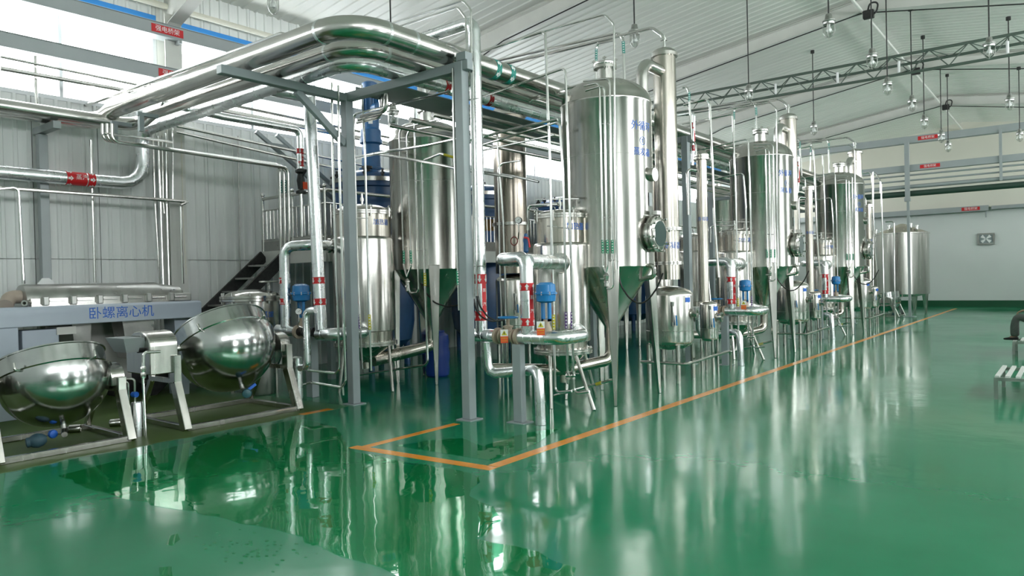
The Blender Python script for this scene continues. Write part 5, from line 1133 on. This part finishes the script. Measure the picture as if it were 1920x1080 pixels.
# ------------------------------------------------------------------ benches and the seated person at the right edge
def bench(x0, x1, y0, y1, z, label, n):
    t = Th('slatted_bench', label, 'bench', ((x0+x1)/2, (y0+y1)/2, 0), 'low slatted benches')
    t.part('frame', MB().box(x0, x1, y0, y0+.04, z-.05, z-.01).box(x0, x1, y1-.04, y1, z-.05, z-.01).box(x0, x0+.04, y0+.04, y1-.04, z-.05, z-.01).box(x1-.04, x1, y0+.04, y1-.04, z-.05, z-.01), DKSTEEL, kind='stuff')
    for x in (x0+.02, x1-.02):
        for y in (y0+.02, y1-.02): t.part('leg', MB().box(x-.022, x+.022, y-.022, y+.022, 0, z-.05), DKSTEEL)
    w = (x1-x0)/n
    for i in range(n): t.part('slat', MB().box(x0+w*i+.01, x0+w*i+.01+w*.45, y0, y1, z-.01, z+.012), SLAT)
bench(-.83, .85, 10.56, 11.75, .28, 'low bench with spaced white slats, nearest one at the right edge', 16)
bench(-.98, .7, 16.2, 17.0, .25, 'low bench under the foot of the seated person', 16)
t = Th('stool', 'plain low stool carrying the seated person, beyond the right edge', 'stool', (-.35, 16.15, 0))
t.part('seat', MB().box(-.60, -.12, 15.85, 16.19, .40, .44), SLAT, bev=.01)
for x in (-.57, -.15):
    for y in (15.88, 16.16): t.part('leg', MB().box(x-.02, x+.02, y-.02, y+.02, 0, .40), DKSTEEL)
def skin(name, chains, mt, root=None, lv=2):
    """continuous skinned figure; chains = lists of (point, radius), first point of a later chain joins the nearest existing vertex"""
    vs = []; rs = []; es = []
    for ch in chains:
        prev = None
        for i, (p, r) in enumerate(ch):
            p = V(p); hit = None
            for j, q in enumerate(vs):
                if (q-p).length < 1e-3: hit = j
            if hit is None: vs.append(p); rs.append(r); hit = len(vs)-1
            if prev is not None and prev != hit: es.append((prev, hit))
            prev = hit
    me = bpy.data.meshes.new(name); me.from_pydata([tuple(v) for v in vs], es, []); o = bpy.data.objects.new(name, me); COL.objects.link(o)
    o.modifiers.new('skin', 'SKIN').use_smooth_shade = True
    s = o.modifiers.new('sub', 'SUBSURF'); s.levels = lv; s.render_levels = lv
    for i, d in enumerate(me.skin_vertices[0].data): d.radius = (rs[i] if isinstance(rs[i], tuple) else (rs[i], rs[i])); d.use_root = (i == 0)
    dg = bpy.context.evaluated_depsgraph_get(); m2 = bpy.data.meshes.new_from_object(o.evaluated_get(dg))
    bpy.data.objects.remove(o); m2.name = name; m2.materials.clear(); m2.materials.append(mt)
    for p in m2.polygons: p.use_smooth = True
    return m2
yp = 16.32
OX = .14; pel = (-.40, yp-.25, .56)
kn1, an1 = (-1.06, yp, .70), (-1.07, yp+.02, .335); kn2, an2 = (-.80, yp-.44, .50), (-.46, yp-.50, .09)
hd_ = (-.62, yp-.25, 1.30)
sh1, sh2 = (-.50, yp-.06, 1.03), (-.50, yp-.45, 1.03); el1, wr1 = (-.70, yp-.02, .84), (-.90, yp-.02, .82); el2, wr2 = (-.58, yp-.56, .80), (-.78, yp-.47, .62)
def hand(w, d, side):
    w = V(w); d = V(d).normalized(); s = V((0, side, 0)); dn_ = V((0, 0, -1)); ch = []
    pc = w+d*.05; ch.append([(tuple(w), .022), (tuple(pc), (.030, .018)), (tuple(w+d*.085), (.034, .016))])
    for k, l in enumerate((.072, .080, .074, .058)):
        b = w+d*.085; r0 = b+s*(.027-.018*k)
        ch.append([(tuple(b), (.034, .016)), (tuple(r0), .010), (tuple(r0+d*l*.5+dn_*.012), .0088), (tuple(r0+d*l*.8+dn_*.035), .008), (tuple(r0+d*l*.85+dn_*.055), .007)])
    ch.append([(tuple(pc), (.030, .018)), (tuple(pc+s*.035+dn_*.008), .011), (tuple(pc+s*.05+d*.035+dn_*.02), .0095), (tuple(pc+s*.048+d*.058+dn_*.03), .008)])
    return ch
body = [[(pel, .13), (V(pel).lerp(V((-.46, yp-.25, .82)), .5), .12), ((-.46, yp-.25, .82), .13), ((-.50, yp-.25, 1.02), .12), ((-.54, yp-.25, 1.12), .055), ((-.57, yp-.25, 1.17), .05), ((-.595, yp-.25, 1.235), (.075, .085)), (hd_, (.078, .095)), ((-.60, yp-.25, 1.37), (.06, .07))],
        [((-.50, yp-.25, 1.02), .12), (sh1, .06), (el1, .042), (wr1, .028)], [((-.50, yp-.25, 1.02), .12), (sh2, .06), (el2, .042), (wr2, .028)],
        [(pel, .13), ((-.48, yp-.13, .58), .09), (kn1, .058), ((-1.08, yp, .52), .052), (an1, .036), ((-1.18, yp+.02, .29), (.035, .028))],
        [(pel, .13), ((-.50, yp-.37, .54), .09), (kn2, .058), ((-.64, yp-.47, .30), .052), (an2, .036), ((-.57, yp-.50, .045), (.035, .028))]]
body = [[(tuple(p), r) for p, r in ch] for ch in body]+hand(wr1, (-1, .05, -.15), 1)+hand(wr2, (-.9, .2, -.4), 1)
t = Th('person', 'person seated at the right edge in grey trousers with one foot up on a bench', 'person', pel); t.o.location.x += OX
def sp(name, me, mt=None, parent=None, label=None):
    for v in me.vertices: v.co -= t.org
    return t.part(name, me, None, parent=parent, label=label)
sp('body', skin('body', body, SKIN))
sp('trousers', skin('trousers', [[(pel, .15), ((-.49, yp-.13, .58), .105), (kn1, .078), ((-1.085, yp, .55), .076), ((-1.085, yp+.01, .385), .078), ((-1.08, yp+.02, .325), .075)], [(pel, .15), ((-.50, yp-.37, .54), .105), (kn2, .078), ((-.64, yp-.47, .30), .074), ((-.48, yp-.50, .12), .076)]], TROUSER), label='loose grey trousers')
sp('shirt', skin('shirt', [[((-.42, yp-.25, .62), .155), ((-.46, yp-.25, .82), .15), ((-.50, yp-.25, 1.02), .14), ((-.535, yp-.25, 1.10), .075)], [((-.50, yp-.25, 1.02), .14), (sh1, .075), (el1, .058), (tuple(V(el1).lerp(V(wr1), .25)), .055)], [((-.50, yp-.25, 1.02), .14), (sh2, .075), (el2, .058), (tuple(V(el2).lerp(V(wr2), .25)), .055)]], SHIRT))
for a in (an1, an2):
    v = V(a); sp('shoe', skin('shoe', [[(tuple(v+V((.05, 0, -.035))), (.042, .04)), (tuple(v+V((-.06, 0, -.045))), (.046, .034)), (tuple(v+V((-.16, 0, -.055))), (.042, .022)), (tuple(v+V((-.20, 0, -.058))), (.028, .016))]], RUBBER), label='dark shoe')
h = V(hd_)
def ell(c, rx, ry, rz, n=10, cut=-2):
    m = MB(); pr = [(max(.001, math.sin(u)), -math.cos(u)) for u in [PI*i/n for i in range(n+1)]]; q = MB().lathe((0, 0, 0), pr, seg=16, close=False)
    m.add([V((c[0]+p.x*rx, c[1]+p.y*ry, c[2]+p.z*rz)) for p in q.v], q.f); return m
t.part('hair', ell(h+V((.025, 0, .045)), .105, .095, .095), HAIR)
t.part('nose', ell(h+V((-.105, 0, -.025)), .022, .016, .024, 6), SKIN)
for s in (-1, 1):
    t.part('eye', ell(h+V((-.088, .033*s, .005)), .012, .014, .010, 6), PAPER); t.part('pupil', ell(h+V((-.099, .033*s, .005)), .004, .006, .006, 6), RUBBER)
    t.part('ear', ell(h+V((.005, .088*s, -.01)), .022, .012, .032, 6), SKIN)
t.part('mouth', ell(h+V((-.088, 0, -.068)), .010, .026, .007, 6), mat('lips', (.30, .10, .08), .5))
